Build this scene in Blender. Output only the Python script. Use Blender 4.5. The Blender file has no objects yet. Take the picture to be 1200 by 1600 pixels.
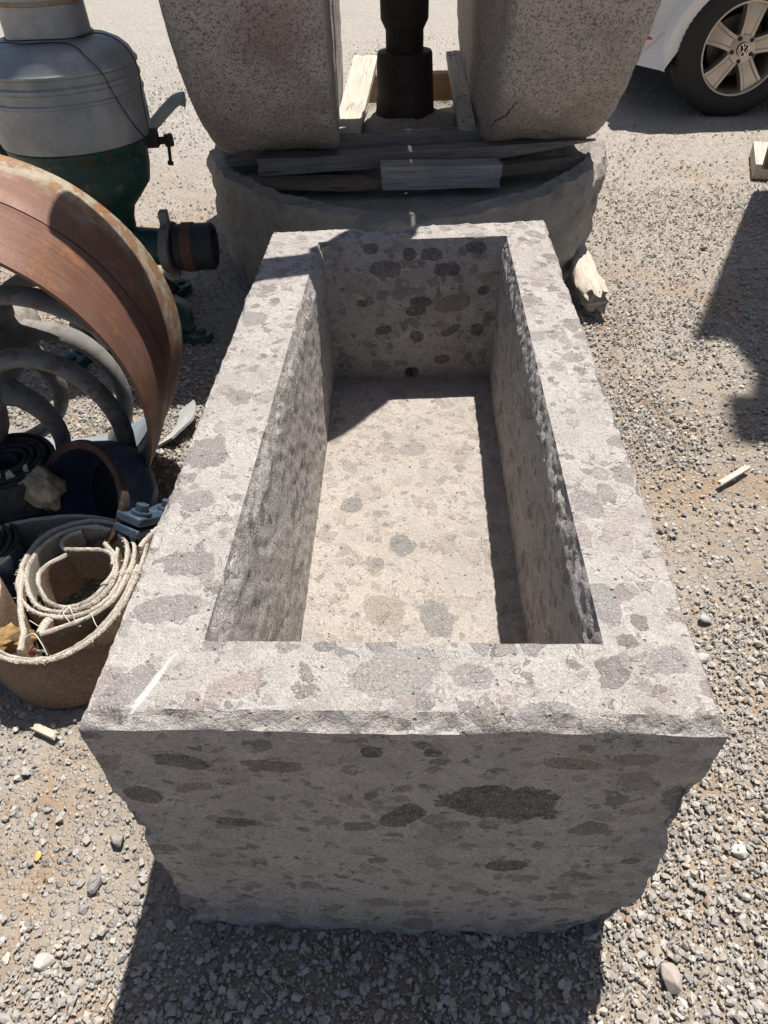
import bpy, bmesh, math, random
import numpy as np
from mathutils import Vector, Matrix
R = math.radians
random.seed(4)
rng = np.random.default_rng(7)
SC = bpy.context.scene
COL = SC.collection

# ---------------------------------------------------------------- camera, sky, sun, exposure
cam_data = bpy.data.cameras.new('camera')
cam = bpy.data.objects.new('camera', cam_data)
COL.objects.link(cam)
PITCH, ROLL = R(42.4), R(-2.0)
fw = Vector((0, math.cos(PITCH), -math.sin(PITCH)))
up0 = Vector((0, math.sin(PITCH), math.cos(PITCH)))
rt0 = Vector((1, 0, 0))
rt = math.cos(ROLL) * rt0 + math.sin(ROLL) * up0
up = -math.sin(ROLL) * rt0 + math.cos(ROLL) * up0
m3 = Matrix((rt, up, -fw)).transposed()
cam.matrix_world = Matrix.Translation((0, 0, 1.0)) @ m3.to_4x4()
cam_data.sensor_fit = 'VERTICAL'
cam_data.sensor_height = 36
cam_data.lens = 36 * 1112 / 1600
cam_data.clip_start = 0.02
cam_data.clip_end = 1000
SC.camera = cam

SUN = Vector((0.168, 0.30, 1.0)).normalized()          # towards the sun
SUN_EL = math.asin(SUN.z)
SUN_AZ = math.atan2(SUN.x, SUN.y)
world = bpy.data.worlds.new('World')
SC.world = world
world.use_nodes = True
wn = world.node_tree
bg = wn.nodes['Background']
sky = wn.nodes.new('ShaderNodeTexSky')
sky.sky_type = 'NISHITA'
sky.sun_disc = False
sky.sun_elevation = SUN_EL
sky.sun_rotation = SUN_AZ
sky.air_density = 1.0
sky.dust_density = 1.6
sky.ozone_density = 1.0
wn.links.new(sky.outputs[0], bg.inputs[0])
bg.inputs[1].default_value = 0.050
sun_data = bpy.data.lights.new('sun', 'SUN')
sun_data.energy = 4.5
sun_data.angle = R(0.53)
sun_data.color = (1.0, 0.955, 0.89)
sun = bpy.data.objects.new('sun', sun_data)
sun.rotation_euler = SUN.to_track_quat('Z', 'Y').to_euler()
COL.objects.link(sun)
SC.view_settings.view_transform = 'Standard'
SC.view_settings.look = 'None'
SC.view_settings.gamma = 1
SC.view_settings.exposure = 0.70
SC.view_settings.use_curve_mapping = False

# ---------------------------------------------------------------- helpers
def hashn(ix, iy, iz, seed):
    h = (ix * 374761393 + iy * 668265263 + iz * 2147483647 + seed * 974634777) & 0xffffffff
    h = ((h ^ (h >> 13)) * 1274126177) & 0xffffffff
    h = (h ^ (h >> 16)) & 0xffffffff
    return h / 2147483647.5 - 1.0

def vnoise(P, s, seed=0):
    P = np.asarray(P, float) * s
    i = np.floor(P).astype(np.int64)
    f = P - i
    f = f * f * (3 - 2 * f)
    out = 0
    for a in (0, 1):
        for b in (0, 1):
            for c in (0, 1):
                w = (f[:, 0] if a else 1 - f[:, 0]) * (f[:, 1] if b else 1 - f[:, 1]) * (f[:, 2] if c else 1 - f[:, 2])
                out = out + w * hashn(i[:, 0] + a, i[:, 1] + b, i[:, 2] + c, seed)
    return out

def fbm(P, s, o=4, seed=0, g=0.5):
    a, t, out = 1.0, 0, 0
    for k in range(o):
        out = out + a * vnoise(P, s * 2 ** k, seed + k * 17)
        t += a
        a *= g
    return out / t

def tag(o, label=None, cat=None, group=None, kind=None):
    if label: o['label'] = label
    if cat: o['category'] = cat
    if group: o['group'] = group
    if kind: o['kind'] = kind
    return o

def link(o, parent=None):
    COL.objects.link(o)
    if parent is not None:
        o.parent = parent
    return o

def empty(name, loc=(0, 0, 0), rot=(0, 0, 0)):
    o = bpy.data.objects.new(name, None)
    o.empty_display_size = 0.05
    o.location = loc
    o.rotation_euler = rot
    return link(o)

def mesh_obj(name, V, F, mats, parent=None, smooth=True, sharp=None, midx=None, col=None, uv=None):
    me = bpy.data.meshes.new(name)
    V = np.asarray(V, dtype=np.float32)
    if isinstance(F, np.ndarray):
        nf, k = F.shape
        me.vertices.add(len(V)); me.vertices.foreach_set('co', V.ravel())
        me.loops.add(nf * k); me.loops.foreach_set('vertex_index', F.astype(np.int32).ravel())
        me.polygons.add(nf)
        me.polygons.foreach_set('loop_start', np.arange(nf, dtype=np.int32) * k)
        me.update(calc_edges=True)
    else:
        me.from_pydata([tuple(v) for v in V.tolist()], [], F)
    me.validate()
    if not isinstance(mats, (list, tuple)): mats = [mats]
    for m in mats: me.materials.append(m)
    if midx is not None:
        me.polygons.foreach_set('material_index', np.asarray(midx, dtype=np.int32))
    me.polygons.foreach_set('use_smooth', np.full(len(me.polygons), bool(smooth)))
    if sharp is not None:
        me.set_sharp_from_angle(angle=R(sharp))
    if col is not None:
        at = me.color_attributes.new('Col', 'FLOAT_COLOR', 'POINT')
        at.data.foreach_set('color', np.asarray(col, dtype=np.float32).ravel())
    if uv is not None:
        ul = me.uv_layers.new(name='UVMap')
        li = np.zeros(len(me.loops), dtype=np.int32); me.loops.foreach_get('vertex_index', li)
        ul.data.foreach_set('uv', np.asarray(uv, dtype=np.float32)[li].ravel())
    me.update()
    return link(bpy.data.objects.new(name, me), parent)

class MB:
    """collects pieces of one mesh"""
    def __init__(s): s.V = []; s.F = []; s.M = []
    def add(s, V, F, mi=0, mat=None):
        o = len(s.V)
        for v in V:
            v = Vector(v)
            if mat is not None: v = mat @ v
            s.V.append(tuple(v))
        for f in F:
            s.F.append([i + o for i in f]); s.M.append(mi)
        return s
    def box(s, c, d, mi=0, mat=None):
        x, y, z = c; a, b, e = d[0] / 2, d[1] / 2, d[2] / 2
        V = [(x + i * a, y + j * b, z + k * e) for i in (-1, 1) for j in (-1, 1) for k in (-1, 1)]
        F = [(0, 1, 3, 2), (4, 6, 7, 5), (0, 4, 5, 1), (2, 3, 7, 6), (0, 2, 6, 4), (1, 5, 7, 3)]
        return s.add(V, F, mi, mat)
    def cyl(s, a, b, r0, r1=None, n=20, mi=0, mat=None, cap=True):
        r1 = r0 if r1 is None else r1
        a, b = Vector(a), Vector(b)
        q = (b - a).to_track_quat('Z', 'Y')
        V = []; F = []
        for p, r in ((a, r0), (b, r1)):
            for i in range(n):
                t = 2 * math.pi * i / n
                V.append(p + q @ Vector((r * math.cos(t), r * math.sin(t), 0)))
        for i in range(n):
            j = (i + 1) % n
            F.append((i, j, n + j, n + i))
        if cap: F += [tuple(range(n - 1, -1, -1)), tuple(range(n, 2 * n))]
        return s.add(V, F, mi, mat)
    def tube(s, pts, rad, n=10, mi=0, mat=None, flat=1.0, upv=None):
        pts = [Vector(p) for p in pts]
        V = []; F = []
        m = len(pts)
        if not hasattr(rad, '__len__'): rad = [rad] * m
        prev = None
        for k, p in enumerate(pts):
            d = (pts[min(k + 1, m - 1)] - pts[max(k - 1, 0)]).normalized()
            if upv is not None:
                side = d.cross(Vector(upv)).normalized(); u = side.cross(d)
            else:
                if prev is None:
                    u = d.orthogonal().normalized()
                else:
                    u = (prev - d * prev.dot(d)).normalized()
                prev = u; side = d.cross(u)
            for i in range(n):
                t = 2 * math.pi * i / n
                V.append(p + rad[k] * (math.cos(t) * side + flat * math.sin(t) * u))
        for k in range(m - 1):
            for i in range(n):
                j = (i + 1) % n
                F.append((k * n + i, k * n + j, (k + 1) * n + j, (k + 1) * n + i))
        F += [tuple(range(n - 1, -1, -1)), tuple(range((m - 1) * n, m * n))]
        return s.add(V, F, mi, mat)
    def obj(s, name, mats, parent=None, smooth=True, sharp=40, bevel=0):
        o = mesh_obj(name, s.V, s.F, mats, parent, smooth, sharp if smooth else None, s.M)
        if bevel:
            b = o.modifiers.new('bevel', 'BEVEL'); b.width = bevel; b.segments = 2
            b.limit_method = 'ANGLE'; b.angle_limit = R(35)
        return o

def catmull(pts, n=8, closed=False):
    P = [np.array(p, float) for p in pts]
    out = []
    m = len(P)
    for i in range(m if closed else m - 1):
        a = P[(i - 1) % m] if closed or i > 0 else 2 * P[0] - P[1]
        b = P[i]; c = P[(i + 1) % m]
        d = P[(i + 2) % m] if closed or i + 2 < m else 2 * P[-1] - P[-2]
        for k in range(n):
            t = k / n
            out.append(0.5 * (2 * b + (c - a) * t + (2 * a - 5 * b + 4 * c - d) * t * t + (3 * b - a - 3 * c + d) * t ** 3))
    if not closed: out.append(P[-1])
    return out

def lathe(name, prof, mats, parent=None, n=96, noise=None, axis='Z', sharp=35, smooth=True, midx=None, closed=False, loc=None):
    """prof: list of (r, h); noise(P, N)->offset along radial direction. midx(k) material for the strip k"""
    prof = np.array(prof, float)
    m = len(prof)
    t = np.linspace(0, 2 * np.pi, n, endpoint=False)
    rr = np.repeat(prof[:, 0], n); hh = np.repeat(prof[:, 1], n); tt = np.tile(t, m)
    P = np.stack([rr * np.cos(tt), rr * np.sin(tt), hh], -1)
    if noise is not None:
        P = noise(P, rr, hh, tt)
    uv = np.stack([tt * np.max(prof[:, 0]), hh], -1)
    k = np.arange(m if closed else m - 1)[:, None] * n
    i = np.arange(n)[None, :]
    j = (i + 1) % n
    kn = (k + n) % (m * n)
    F = np.stack([(k + i), (k + j), (kn + j), (kn + i)], -1).reshape(-1, 4)
    mi = None
    if midx is not None:
        mi = np.repeat([midx(q) for q in range(m if closed else m - 1)], n)
    if axis == 'X': P = P[:, [2, 0, 1]]
    if axis == 'Y': P = P[:, [1, 2, 0]]
    if loc is not None: P = P + np.array(loc)
    return mesh_obj(name, P, F, mats, parent, smooth, sharp, mi, None, uv)

def densify(prof, step):
    out = [prof[0]]
    for a, b in zip(prof[:-1], prof[1:]):
        d = math.hypot(b[0] - a[0], b[1] - a[1]); k = max(1, int(round(d / step)))
        for q in range(1, k + 1):
            out.append((a[0] + (b[0] - a[0]) * q / k, a[1] + (b[1] - a[1]) * q / k))
    return out

# ---------------------------------------------------------------- material helpers
class NT:
    def __init__(s, name):
        s.m = bpy.data.materials.new(name); s.m.use_nodes = True
        s.t = s.m.node_tree; s.b = s.t.nodes['Principled BSDF']
        s.out = s.t.nodes['Material Output']
        s.tc = s.t.nodes.new('ShaderNodeTexCoord')
    def n(s, typ, ins=None, **kw):
        nd = s.t.nodes.new('ShaderNode' + typ)
        for k, v in kw.items(): setattr(nd, k, v)
        for k, v in (ins or {}).items(): s.set(nd.inputs[k], v)
        return nd
    def set(s, sock, v):
        if isinstance(v, bpy.types.NodeSocket): s.t.links.new(v, sock)
        elif isinstance(v, bpy.types.Node): s.t.links.new(v.outputs[0], sock)
        else: sock.default_value = v
    def math(s, op, a, b=0.0, c=0.0, clamp=False):
        nd = s.t.nodes.new('ShaderNodeMath'); nd.operation = op; nd.use_clamp = clamp
        s.set(nd.inputs[0], a); s.set(nd.inputs[1], b); s.set(nd.inputs[2], c)
        return nd.outputs[0]
    def obj(s): return s.tc.outputs['Object']
    def uv(s): return s.tc.outputs['UV']
    def map(s, v, loc=(0, 0, 0), rot=(0, 0, 0), sc=(1, 1, 1)):
        return s.n('Mapping', {'Vector': v, 'Location': loc, 'Rotation': rot, 'Scale': sc}).outputs[0]
    def noise(s, v, sc, det=4, rough=0.55, dist=0.0):
        return s.n('TexNoise', {'Vector': v, 'Scale': sc, 'Detail': det, 'Roughness': rough, 'Distortion': dist}).outputs[0]
    def vor(s, v, sc, feat='F1', rnd=1.0):
        return s.n('TexVoronoi', {'Vector': v, 'Scale': sc, 'Randomness': rnd}, feature=feat)
    def ramp(s, f, a, b, lo=0.0, hi=1.0):
        return s.n('MapRange', {'Value': f, 'From Min': a, 'From Max': b, 'To Min': lo, 'To Max': hi}, interpolation_type='SMOOTHSTEP').outputs[0]
    def mix(s, f, a, b, mode='MIX'):
        nd = s.n('Mix', data_type='RGBA', blend_type=mode)
        s.set(nd.inputs[0], f)
        for sk, v in ((nd.inputs[6], a), (nd.inputs[7], b)):
            s.set(sk, (*v, 1) if isinstance(v, tuple) and len(v) == 3 else v)
        return nd.outputs[2]
    def bump(s, h, strength=0.5, dist=0.002, normal=None):
        d = {'Height': h, 'Strength': strength, 'Distance': dist}
        if normal is not None: d['Normal'] = normal
        return s.n('Bump', d).outputs[0]
    def fin(s, col=None, rough=None, metal=None, normal=None, spec=None):
        for k, v in (('Base Color', col), ('Roughness', rough), ('Metallic', metal), ('Normal', normal), ('Specular IOR Level', spec)):
            if v is not None:
                s.set(s.b.inputs[k], (*v, 1) if isinstance(v, tuple) and len(v) == 3 else v)
        return s.m

# ---- conglomerate of the trough
def ell_mask(N, P, c, r, rz=0.0, ax='xy', edge=0.10):
    """soft mask of a flattened round inclusion; r = radii, P is a warped position"""
    v = N.n('VectorMath', {0: P, 1: c}, operation='SUBTRACT').outputs[0]
    rot = (0, -rz, 0) if ax == 'xz' else (0, 0, -rz)
    v = N.n('VectorRotate', {'Vector': v, 'Rotation': rot}, rotation_type='EULER_XYZ').outputs[0]
    v = N.n('VectorMath', {0: v, 1: r}, operation='DIVIDE').outputs[0]
    l = N.n('VectorMath', {0: v}, operation='LENGTH').outputs['Value']
    return N.ramp(l, 1.0 - edge * 0.5, 1.0 + edge * 0.5, 1, 0)

def mat_trough():
    N = NT('conglomerate_stone')
    P = N.obj()
    w = N.n('TexNoise', {'Vector': P, 'Scale': 22.0, 'Detail': 4.0, 'Roughness': 0.6}).outputs['Color']
    w = N.n('VectorMath', {0: w, 1: (0.5, 0.5, 0.5)}, operation='SUBTRACT').outputs[0]
    w = N.n('VectorMath', {0: w, 'Scale': 0.034}, operation='SCALE').outputs[0]
    w2 = N.n('TexNoise', {'Vector': P, 'Scale': 110.0, 'Detail': 3.0, 'Roughness': 0.7}).outputs['Color']
    w2 = N.n('VectorMath', {0: w2, 1: (0.5, 0.5, 0.5)}, operation='SUBTRACT').outputs[0]
    w2 = N.n('VectorMath', {0: w2, 'Scale': 0.006}, operation='SCALE').outputs[0]
    PW = N.n('VectorMath', {0: P, 1: w}, operation='ADD').outputs[0]
    PW = N.n('VectorMath', {0: PW, 1: w2}, operation='ADD').outputs[0]
    big = N.noise(P, 5.0, 4); mid = N.noise(P, 26.0, 5, 0.65); fine = N.noise(P, 170.0, 4, 0.7); grit = N.noise(P, 520.0, 3, 0.75)
    col = N.mix(N.ramp(big, 0.32, 0.68), (0.365, 0.332, 0.308), (0.45, 0.422, 0.398))
    col = N.mix(N.ramp(mid, 0.40, 0.72), col, (0.51, 0.478, 0.445))
    # pinkish and ochre blotches
    col = N.mix(N.math('MULTIPLY', N.ramp(N.noise(P, 13.0, 3), 0.60, 0.74), 0.45), col, (0.44, 0.325, 0.285))
    col = N.mix(N.math('MULTIPLY', N.ramp(N.noise(N.map(P, (3, 1, 2)), 17.0, 3), 0.66, 0.76), 0.4), col, (0.50, 0.43, 0.31))
    masks = []
    def layer(sc, stretch, off, p, k, dark, amt, rot=(0, 0, 0)):
        nonlocal col
        v = N.vor(N.map(PW, off, rot, stretch), sc)
        sp = N.n('SeparateColor', {0: v.outputs['Color']})
        rad = N.math('MULTIPLY', sp.outputs[0], k)
        dd = N.math('SUBTRACT', rad, v.outputs['Distance'])
        msk = N.ramp(dd, 0.0, 0.05)
        on = N.ramp(sp.outputs[1], p, p + 0.01)
        a = N.math('MULTIPLY', N.math('MULTIPLY', msk, on), amt)
        tone = N.mix(sp.outputs[2], dark[0], dark[1])
        col = N.mix(a, col, tone)
        masks.append(N.math('MULTIPLY', msk, on))
    layer(11.0, (1, 1, 1.3), (0.3, 0.1, 0.7), 0.72, 0.44, ((0.27, 0.25, 0.235), (0.37, 0.31, 0.28)), 0.35)
    layer(20.0, (1, 0.85, 1.3), (1.3, 2.1, 0.2), 0.62, 0.42, ((0.175, 0.165, 0.16), (0.33, 0.29, 0.27)), 0.85)
    layer(38.0, (1, 1, 1.3), (5.3, 2.7, 4.2), 0.50, 0.50, ((0.13, 0.122, 0.118), (0.30, 0.25, 0.23)), 0.85)
    layer(80.0, (1, 1, 1.3), (2.3, 8.7, 1.2), 0.55, 0.45, ((0.10, 0.095, 0.09), (0.50, 0.46, 0.42)), 0.75)
    def frag(sc, off, p, dark, amt, stretch=(1, 1, 1.4), e=0.03, rot=(0, 0, 0)):
        nonlocal col
        q = N.map(PW, off, rot, stretch)
        v = N.vor(q, sc); ed = N.vor(q, sc, 'DISTANCE_TO_EDGE')
        sp = N.n('SeparateColor', {0: v.outputs['Color']})
        thr_ = N.math('MULTIPLY', sp.outputs[0], 0.16)
        msk = N.math('MULTIPLY', N.ramp(N.math('SUBTRACT', ed.outputs['Distance'], thr_), 0.02, 0.02 + e), N.ramp(sp.outputs[1], p, p + 0.01))
        tone = N.mix(sp.outputs[2], dark[0], dark[1])
        col = N.mix(N.math('MULTIPLY', msk, amt), col, tone)
        masks.append(msk)
    frag(17.0, (2.3, 0.4, 1.7), 0.88, ((0.20, 0.19, 0.182), (0.36, 0.30, 0.27)), 0.45, (1, 1, 1.15), e=0.03)
    frag(34.0, (0.7, 3.4, 0.2), 0.80, ((0.14, 0.133, 0.128), (0.36, 0.30, 0.27)), 0.78, (1, 0.9, 1.35), e=0.02)
    frag(72.0, (4.7, 1.4, 5.2), 0.72, ((0.11, 0.105, 0.10), (0.56, 0.51, 0.46)), 0.75, (1, 1, 1.3), 0.04)
    # settled tan dust on the trough floor
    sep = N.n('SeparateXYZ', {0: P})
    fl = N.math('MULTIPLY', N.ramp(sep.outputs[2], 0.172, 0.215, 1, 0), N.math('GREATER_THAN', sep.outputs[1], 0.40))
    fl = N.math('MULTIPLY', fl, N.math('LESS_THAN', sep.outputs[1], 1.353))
    col = N.mix(N.math('MULTIPLY', N.math('MULTIPLY', fl, N.ramp(mid, 0.3, 0.6, 0.25, 1.0)), 0.45), col, (0.48, 0.40, 0.32))
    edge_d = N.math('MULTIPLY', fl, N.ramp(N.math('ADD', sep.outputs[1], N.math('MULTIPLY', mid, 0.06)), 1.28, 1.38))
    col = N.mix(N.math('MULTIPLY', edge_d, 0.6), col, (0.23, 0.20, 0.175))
    col = N.mix(N.math('MULTIPLY', N.math('MULTIPLY', fl, N.ramp(N.noise(P, 8.0, 5, 0.7), 0.55, 0.70)), 0.4), col, (0.33, 0.28, 0.235))
    # the large inclusions, where the stone has them: distance field and tone stored on the mesh
    L_ = N.n('Attribute', attribute_name='inclusion').outputs['Fac']
    tone = N.n('Attribute', attribute_name='Col').outputs['Color']
    wob = N.math('ADD', N.math('MULTIPLY', N.math('SUBTRACT', N.noise(P, 42.0, 5, 0.7), 0.38), 1.0), N.math('MULTIPLY', N.math('SUBTRACT', fine, 0.5), 0.18))
    mk = N.ramp(N.math('ADD', L_, wob), 0.97, 1.03, 1, 0)
    halo = N.math('MULTIPLY', N.ramp(N.math('ADD', L_, wob), 1.03, 1.14, 1, 0), 0.15)
    col = N.mix(halo, col, (0.60, 0.56, 0.51))
    tn = N.mix(N.ramp(mid, 0.40, 0.65, 0, 0.35), tone, (0.30, 0.27, 0.25))
    spk = N.mix(N.ramp(grit, 0.56, 0.68, 0, 0.5), tn, (0.42, 0.39, 0.36))
    spk = N.mix(N.ramp(fine, 0.42, 0.30, 0, 0.6), spk, (0.07, 0.065, 0.06))
    col = N.mix(N.math('MULTIPLY', mk, 0.95), col, spk)
    # chalky scratch at the near left corner
    sc_ = ell_mask(N, P, (-0.212, 0.362, 0.47), (0.0030, 0.034, 0.02), -0.42, 'xy', 0.7)
    col = N.mix(N.math('MULTIPLY', sc_, 0.9), col, (0.72, 0.72, 0.71))
    # grain
    col = N.mix(N.ramp(N.noise(N.map(P, (1, 1, 4)), 62.0, 5, 0.75), 0.52, 0.66, 0, 0.32), col, (0.30, 0.27, 0.25))
    col = N.mix(N.ramp(fine, 0.44, 0.62, 0.0, 0.38), col, (0.29, 0.262, 0.245), 'MIX')
    col = N.mix(N.ramp(grit, 0.56, 0.66, 0, 0.6), col, (0.66, 0.62, 0.58))
    col = N.mix(N.ramp(grit, 0.45, 0.35, 0, 0.7), col, (0.16, 0.145, 0.14))
    pits = N.vor(N.map(P, (0, 0, 0), (0, 0, 0), (1, 1, 1.3)), 150.0)
    pc = N.n('SeparateColor', {0: pits.outputs['Color']})
    pit = N.math('MULTIPLY', N.ramp(pits.outputs['Distance'], 0.10, 0.30, 1, 0), N.math('GREATER_THAN', pc.outputs[0], 0.93))
    col = N.mix(N.math('MULTIPLY', pit, 0.35), col, (0.13, 0.11, 0.10))
    h = N.math('ADD', N.math('MULTIPLY', fine, 1.0), N.math('MULTIPLY', grit, 0.45))
    h = N.math('ADD', h, N.math('MULTIPLY', mid, 1.2))
    h = N.math('SUBTRACT', h, N.math('MULTIPLY', pit, 1.2))
    for q, m_ in enumerate(masks[-2:]): h = N.math('ADD', h, N.math('MULTIPLY', m_, 0.35))
    crk = N.noise(N.map(P, (2, 2, 0), (0, 0, 0.4), (1, 1, 3)), 7.0, 5, 0.75, 0.8)
    ck = N.ramp(N.math('ABSOLUTE', N.math('SUBTRACT', crk, 0.53)), 0.0, 0.0035, 1, 0)
    ck = N.math('MULTIPLY', ck, N.ramp(mid, 0.50, 0.60))
    col = N.mix(N.math('MULTIPLY', ck, 0.22), col, (0.10, 0.085, 0.08))
    h = N.math('SUBTRACT', h, N.math('MULTIPLY', ck, 0.6))
    return N.fin(col, 0.93, 0, N.bump(h, 0.9, 0.0045), 0.2)

def mat_granite(name, a, b, dark, stain=True, speck=0.55):
    N = NT(name); P = N.obj()
    big = N.noise(P, 4.0, 4); mid = N.noise(P, 22.0, 5, 0.65)
    col = N.mix(N.ramp(big, 0.35, 0.65), a, b)
    col = N.mix(N.ramp(mid, 0.45, 0.75, 0, 0.5), col, tuple(x * 1.25 for x in b))
    s1 = N.noise(P, 190.0, 2, 0.6); s2 = N.noise(N.map(P, (4, 2, 1)), 260.0, 2, 0.6); s3 = N.noise(P, 90.0, 3, 0.7)
    col = N.mix(N.ramp(N.noise(N.map(P, (2, 2, 2)), 75.0, 4, 0.75), 0.50, 0.62, 0, 0.55), col, tuple(x * 0.55 for x in a))
    col = N.mix(N.ramp(s1, 0.53, 0.61, 0, speck + 0.2), col, dark)
    col = N.mix(N.ramp(s2, 0.60, 0.70, 0, 0.5), col, (0.52, 0.46, 0.43))
    if stain:
        st = ell_mask(N, P, (0.24, -0.62, -0.27), (0.075, 0.25, 0.085), 0.2, 'xz', 1.3)
        col = N.mix(N.math('MULTIPLY', st, 0.38), col, (0.16, 0.085, 0.07))
        col = N.mix(N.ramp(N.noise(P, 3.0, 3), 0.58, 0.75, 0, 0.4), col, (0.22, 0.16, 0.15))
    if not stain:
        ww = N.n('VectorMath', {0: N.n('TexNoise', {'Vector': P, 'Scale': 14.0, 'Detail': 4.0}).outputs['Color'], 1: (0.5, 0.5, 0.5)}, operation='SUBTRACT').outputs[0]
        Pc = N.n('VectorMath', {0: P, 1: N.n('VectorMath', {0: ww, 'Scale': 0.05}, operation='SCALE').outputs[0]}, operation='ADD').outputs[0]
        for c_, r_, a_ in (((0.085, -0.62, -0.14), (0.0022, 0.3, 0.10), 0.1), ((0.030, -0.50, -0.50), (0.0030, 0.3, 0.05), 0.5)):
            ck = ell_mask(N, Pc, c_, r_, a_, 'xz', 0.6)
            col = N.mix(N.math('MULTIPLY', ck, 0.85), col, (0.03, 0.025, 0.022))
    col = N.mix(N.ramp(N.noise(N.map(P, (8, 1, 3)), 2.6, 5, 0.65), 0.48, 0.66, 0, 0.4), col, tuple(x * 0.6 for x in a))
    col = N.mix(N.ramp(N.noise(N.map(P, (5, 6, 3)), 5.0, 5, 0.7), 0.58, 0.72, 0, 0.45), col, (0.52, 0.47, 0.43))
    h = N.math('ADD', s1, N.math('MULTIPLY', s3, 1.4))
    return N.fin(col, 0.92, 0, N.bump(h, 0.9, 0.004), 0.2)

def mat_basin():
    N = NT('basin_stone'); P = N.obj()
    big = N.noise(P, 5.0, 4); mid = N.noise(P, 24.0, 5, 0.68); fine = N.noise(P, 150.0, 4, 0.7)
    col = N.mix(N.ramp(big, 0.35, 0.65), (0.47, 0.425, 0.37), (0.60, 0.55, 0.485))
    col = N.mix(N.ramp(mid, 0.50, 0.72, 0, 0.7), col, (0.52, 0.48, 0.43))
    col = N.mix(N.ramp(mid, 0.44, 0.30, 0, 0.6), col, (0.20, 0.17, 0.15))
    col = N.mix(N.ramp(N.noise(N.map(P, (1, 5, 2)), 9.0, 4), 0.62, 0.75, 0, 0.5), col, (0.34, 0.25, 0.20))
    col = N.mix(N.ramp(fine, 0.38, 0.25, 0, 0.7), col, (0.12, 0.10, 0.09))
    rg = N.noise(N.map(P, (3, 3, 6), (0, 0, 0), (1, 1, 0.7)), 13.0, 8, 0.78)
    col = N.mix(N.ramp(rg, 0.52, 0.60, 0, 0.4), col, (0.32, 0.28, 0.24))
    col = N.mix(N.ramp(rg, 0.47, 0.38, 0, 0.6), col, (0.64, 0.60, 0.54))
    h = N.math('ADD', N.math('MULTIPLY', mid, 2.0), N.math('SUBTRACT', fine, N.math('MULTIPLY', rg, 4.0)))
    col = N.mix(N.ramp(fine, 0.54, 0.68, 0, 0.6), col, (0.58, 0.54, 0.49))
    return N.fin(col, 0.95, 0, N.bump(h, 1.0, 0.010), 0.2)

def mat_ground():
    N = NT('ground_dirt'); P = N.obj()
    big = N.noise(P, 1.3, 4); mid = N.noise(P, 9.0, 5, 0.65); fine = N.noise(P, 120.0, 5, 0.75)
    col = N.mix(N.ramp(big, 0.38, 0.64), (0.33, 0.272, 0.215), (0.40, 0.35, 0.295))
    col = N.mix(N.ramp(mid, 0.42, 0.68), col, (0.41, 0.335, 0.26))
    col = N.mix(N.ramp(N.noise(N.map(P, (7, 3, 1)), 4.5, 4), 0.50, 0.64, 0, 0.75), col, (0.36, 0.245, 0.15))
    col = N.mix(N.ramp(N.noise(N.map(P, (2, 9, 1)), 5.5, 4), 0.60, 0.72, 0, 0.55), col, (0.22, 0.18, 0.145))
    v1 = N.vor(P, 75.0); v2 = N.vor(N.map(P, (3, 3, 0)), 150.0); v3 = N.vor(N.map(P, (1, 6, 0)), 34.0)
    c1 = N.n('SeparateColor', {0: v1.outputs['Color']}); c2 = N.n('SeparateColor', {0: v2.outputs['Color']}); c3 = N.n('SeparateColor', {0: v3.outputs['Color']})
    peb = N.mix(c1.outputs[0], (0.22, 0.215, 0.21), (0.58, 0.565, 0.54))
    peb2 = N.mix(c2.outputs[0], (0.26, 0.24, 0.215), (0.56, 0.52, 0.47))
    m2 = N.math('MULTIPLY', N.ramp(v2.outputs['Distance'], 0.34, 0.50, 1, 0), N.math('GREATER_THAN', c2.outputs[1], 0.22))
    m1 = N.math('MULTIPLY', N.ramp(v1.outputs['Distance'], 0.32, 0.48, 1, 0), N.math('GREATER_THAN', c1.outputs[1], 0.45))
    col = N.mix(N.math('MULTIPLY', m2, 0.75), col, peb2)
    col = N.mix(N.math('MULTIPLY', m1, 0.85), col, peb)
    # pale compacted lane further out, with faint tracks
    sp = N.n('SeparateXYZ', {0: P})
    lane = N.ramp(N.math('ADD', sp.outputs[1], N.math('MULTIPLY', N.math('SUBTRACT', mid, 0.5), 1.2)), 2.3, 4.2)
    pale = N.mix(N.noise(N.map(P, (0, 0, 0), (0, 0, 0.25), (1, 5, 1)), 2.2, 5, 0.7), (0.36, 0.325, 0.28), (0.47, 0.44, 0.40))
    pale = N.mix(N.ramp(N.noise(P, 45, 4, 0.8), 0.50, 0.62, 0, 0.7), pale, (0.58, 0.545, 0.49))
    pale = N.mix(N.ramp(N.noise(N.map(P, (9, 0, 0)), 60, 3, 0.8), 0.56, 0.66, 0, 0.7), pale, (0.20, 0.175, 0.155))
    col = N.mix(N.math('MULTIPLY', lane, 0.8), col, pale)
    h = N.math('ADD', N.math('MULTIPLY', N.math('SUBTRACT', 1.0, v1.outputs['Distance']), m1), N.math('MULTIPLY', N.math('SUBTRACT', 1.0, v2.outputs['Distance']), N.math('MULTIPLY', m2, 0.6)))
    h = N.math('ADD', h, N.math('MULTIPLY', fine, 0.8))
    h = N.math('ADD', h, N.math('MULTIPLY', N.noise(P, 380.0, 3, 0.7), 0.4))
    col = N.mix(N.ramp(fine, 0.44, 0.30, 0, 0.55), col, (0.12, 0.10, 0.085))
    col = N.mix(N.ramp(N.noise(N.map(P, (4, 1, 8)), 260.0, 3, 0.7), 0.56, 0.68, 0, 0.6), col, (0.55, 0.51, 0.45))
    return N.fin(col, 0.96, 0, N.bump(h, 1.0, 0.007), 0.15)

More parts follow.
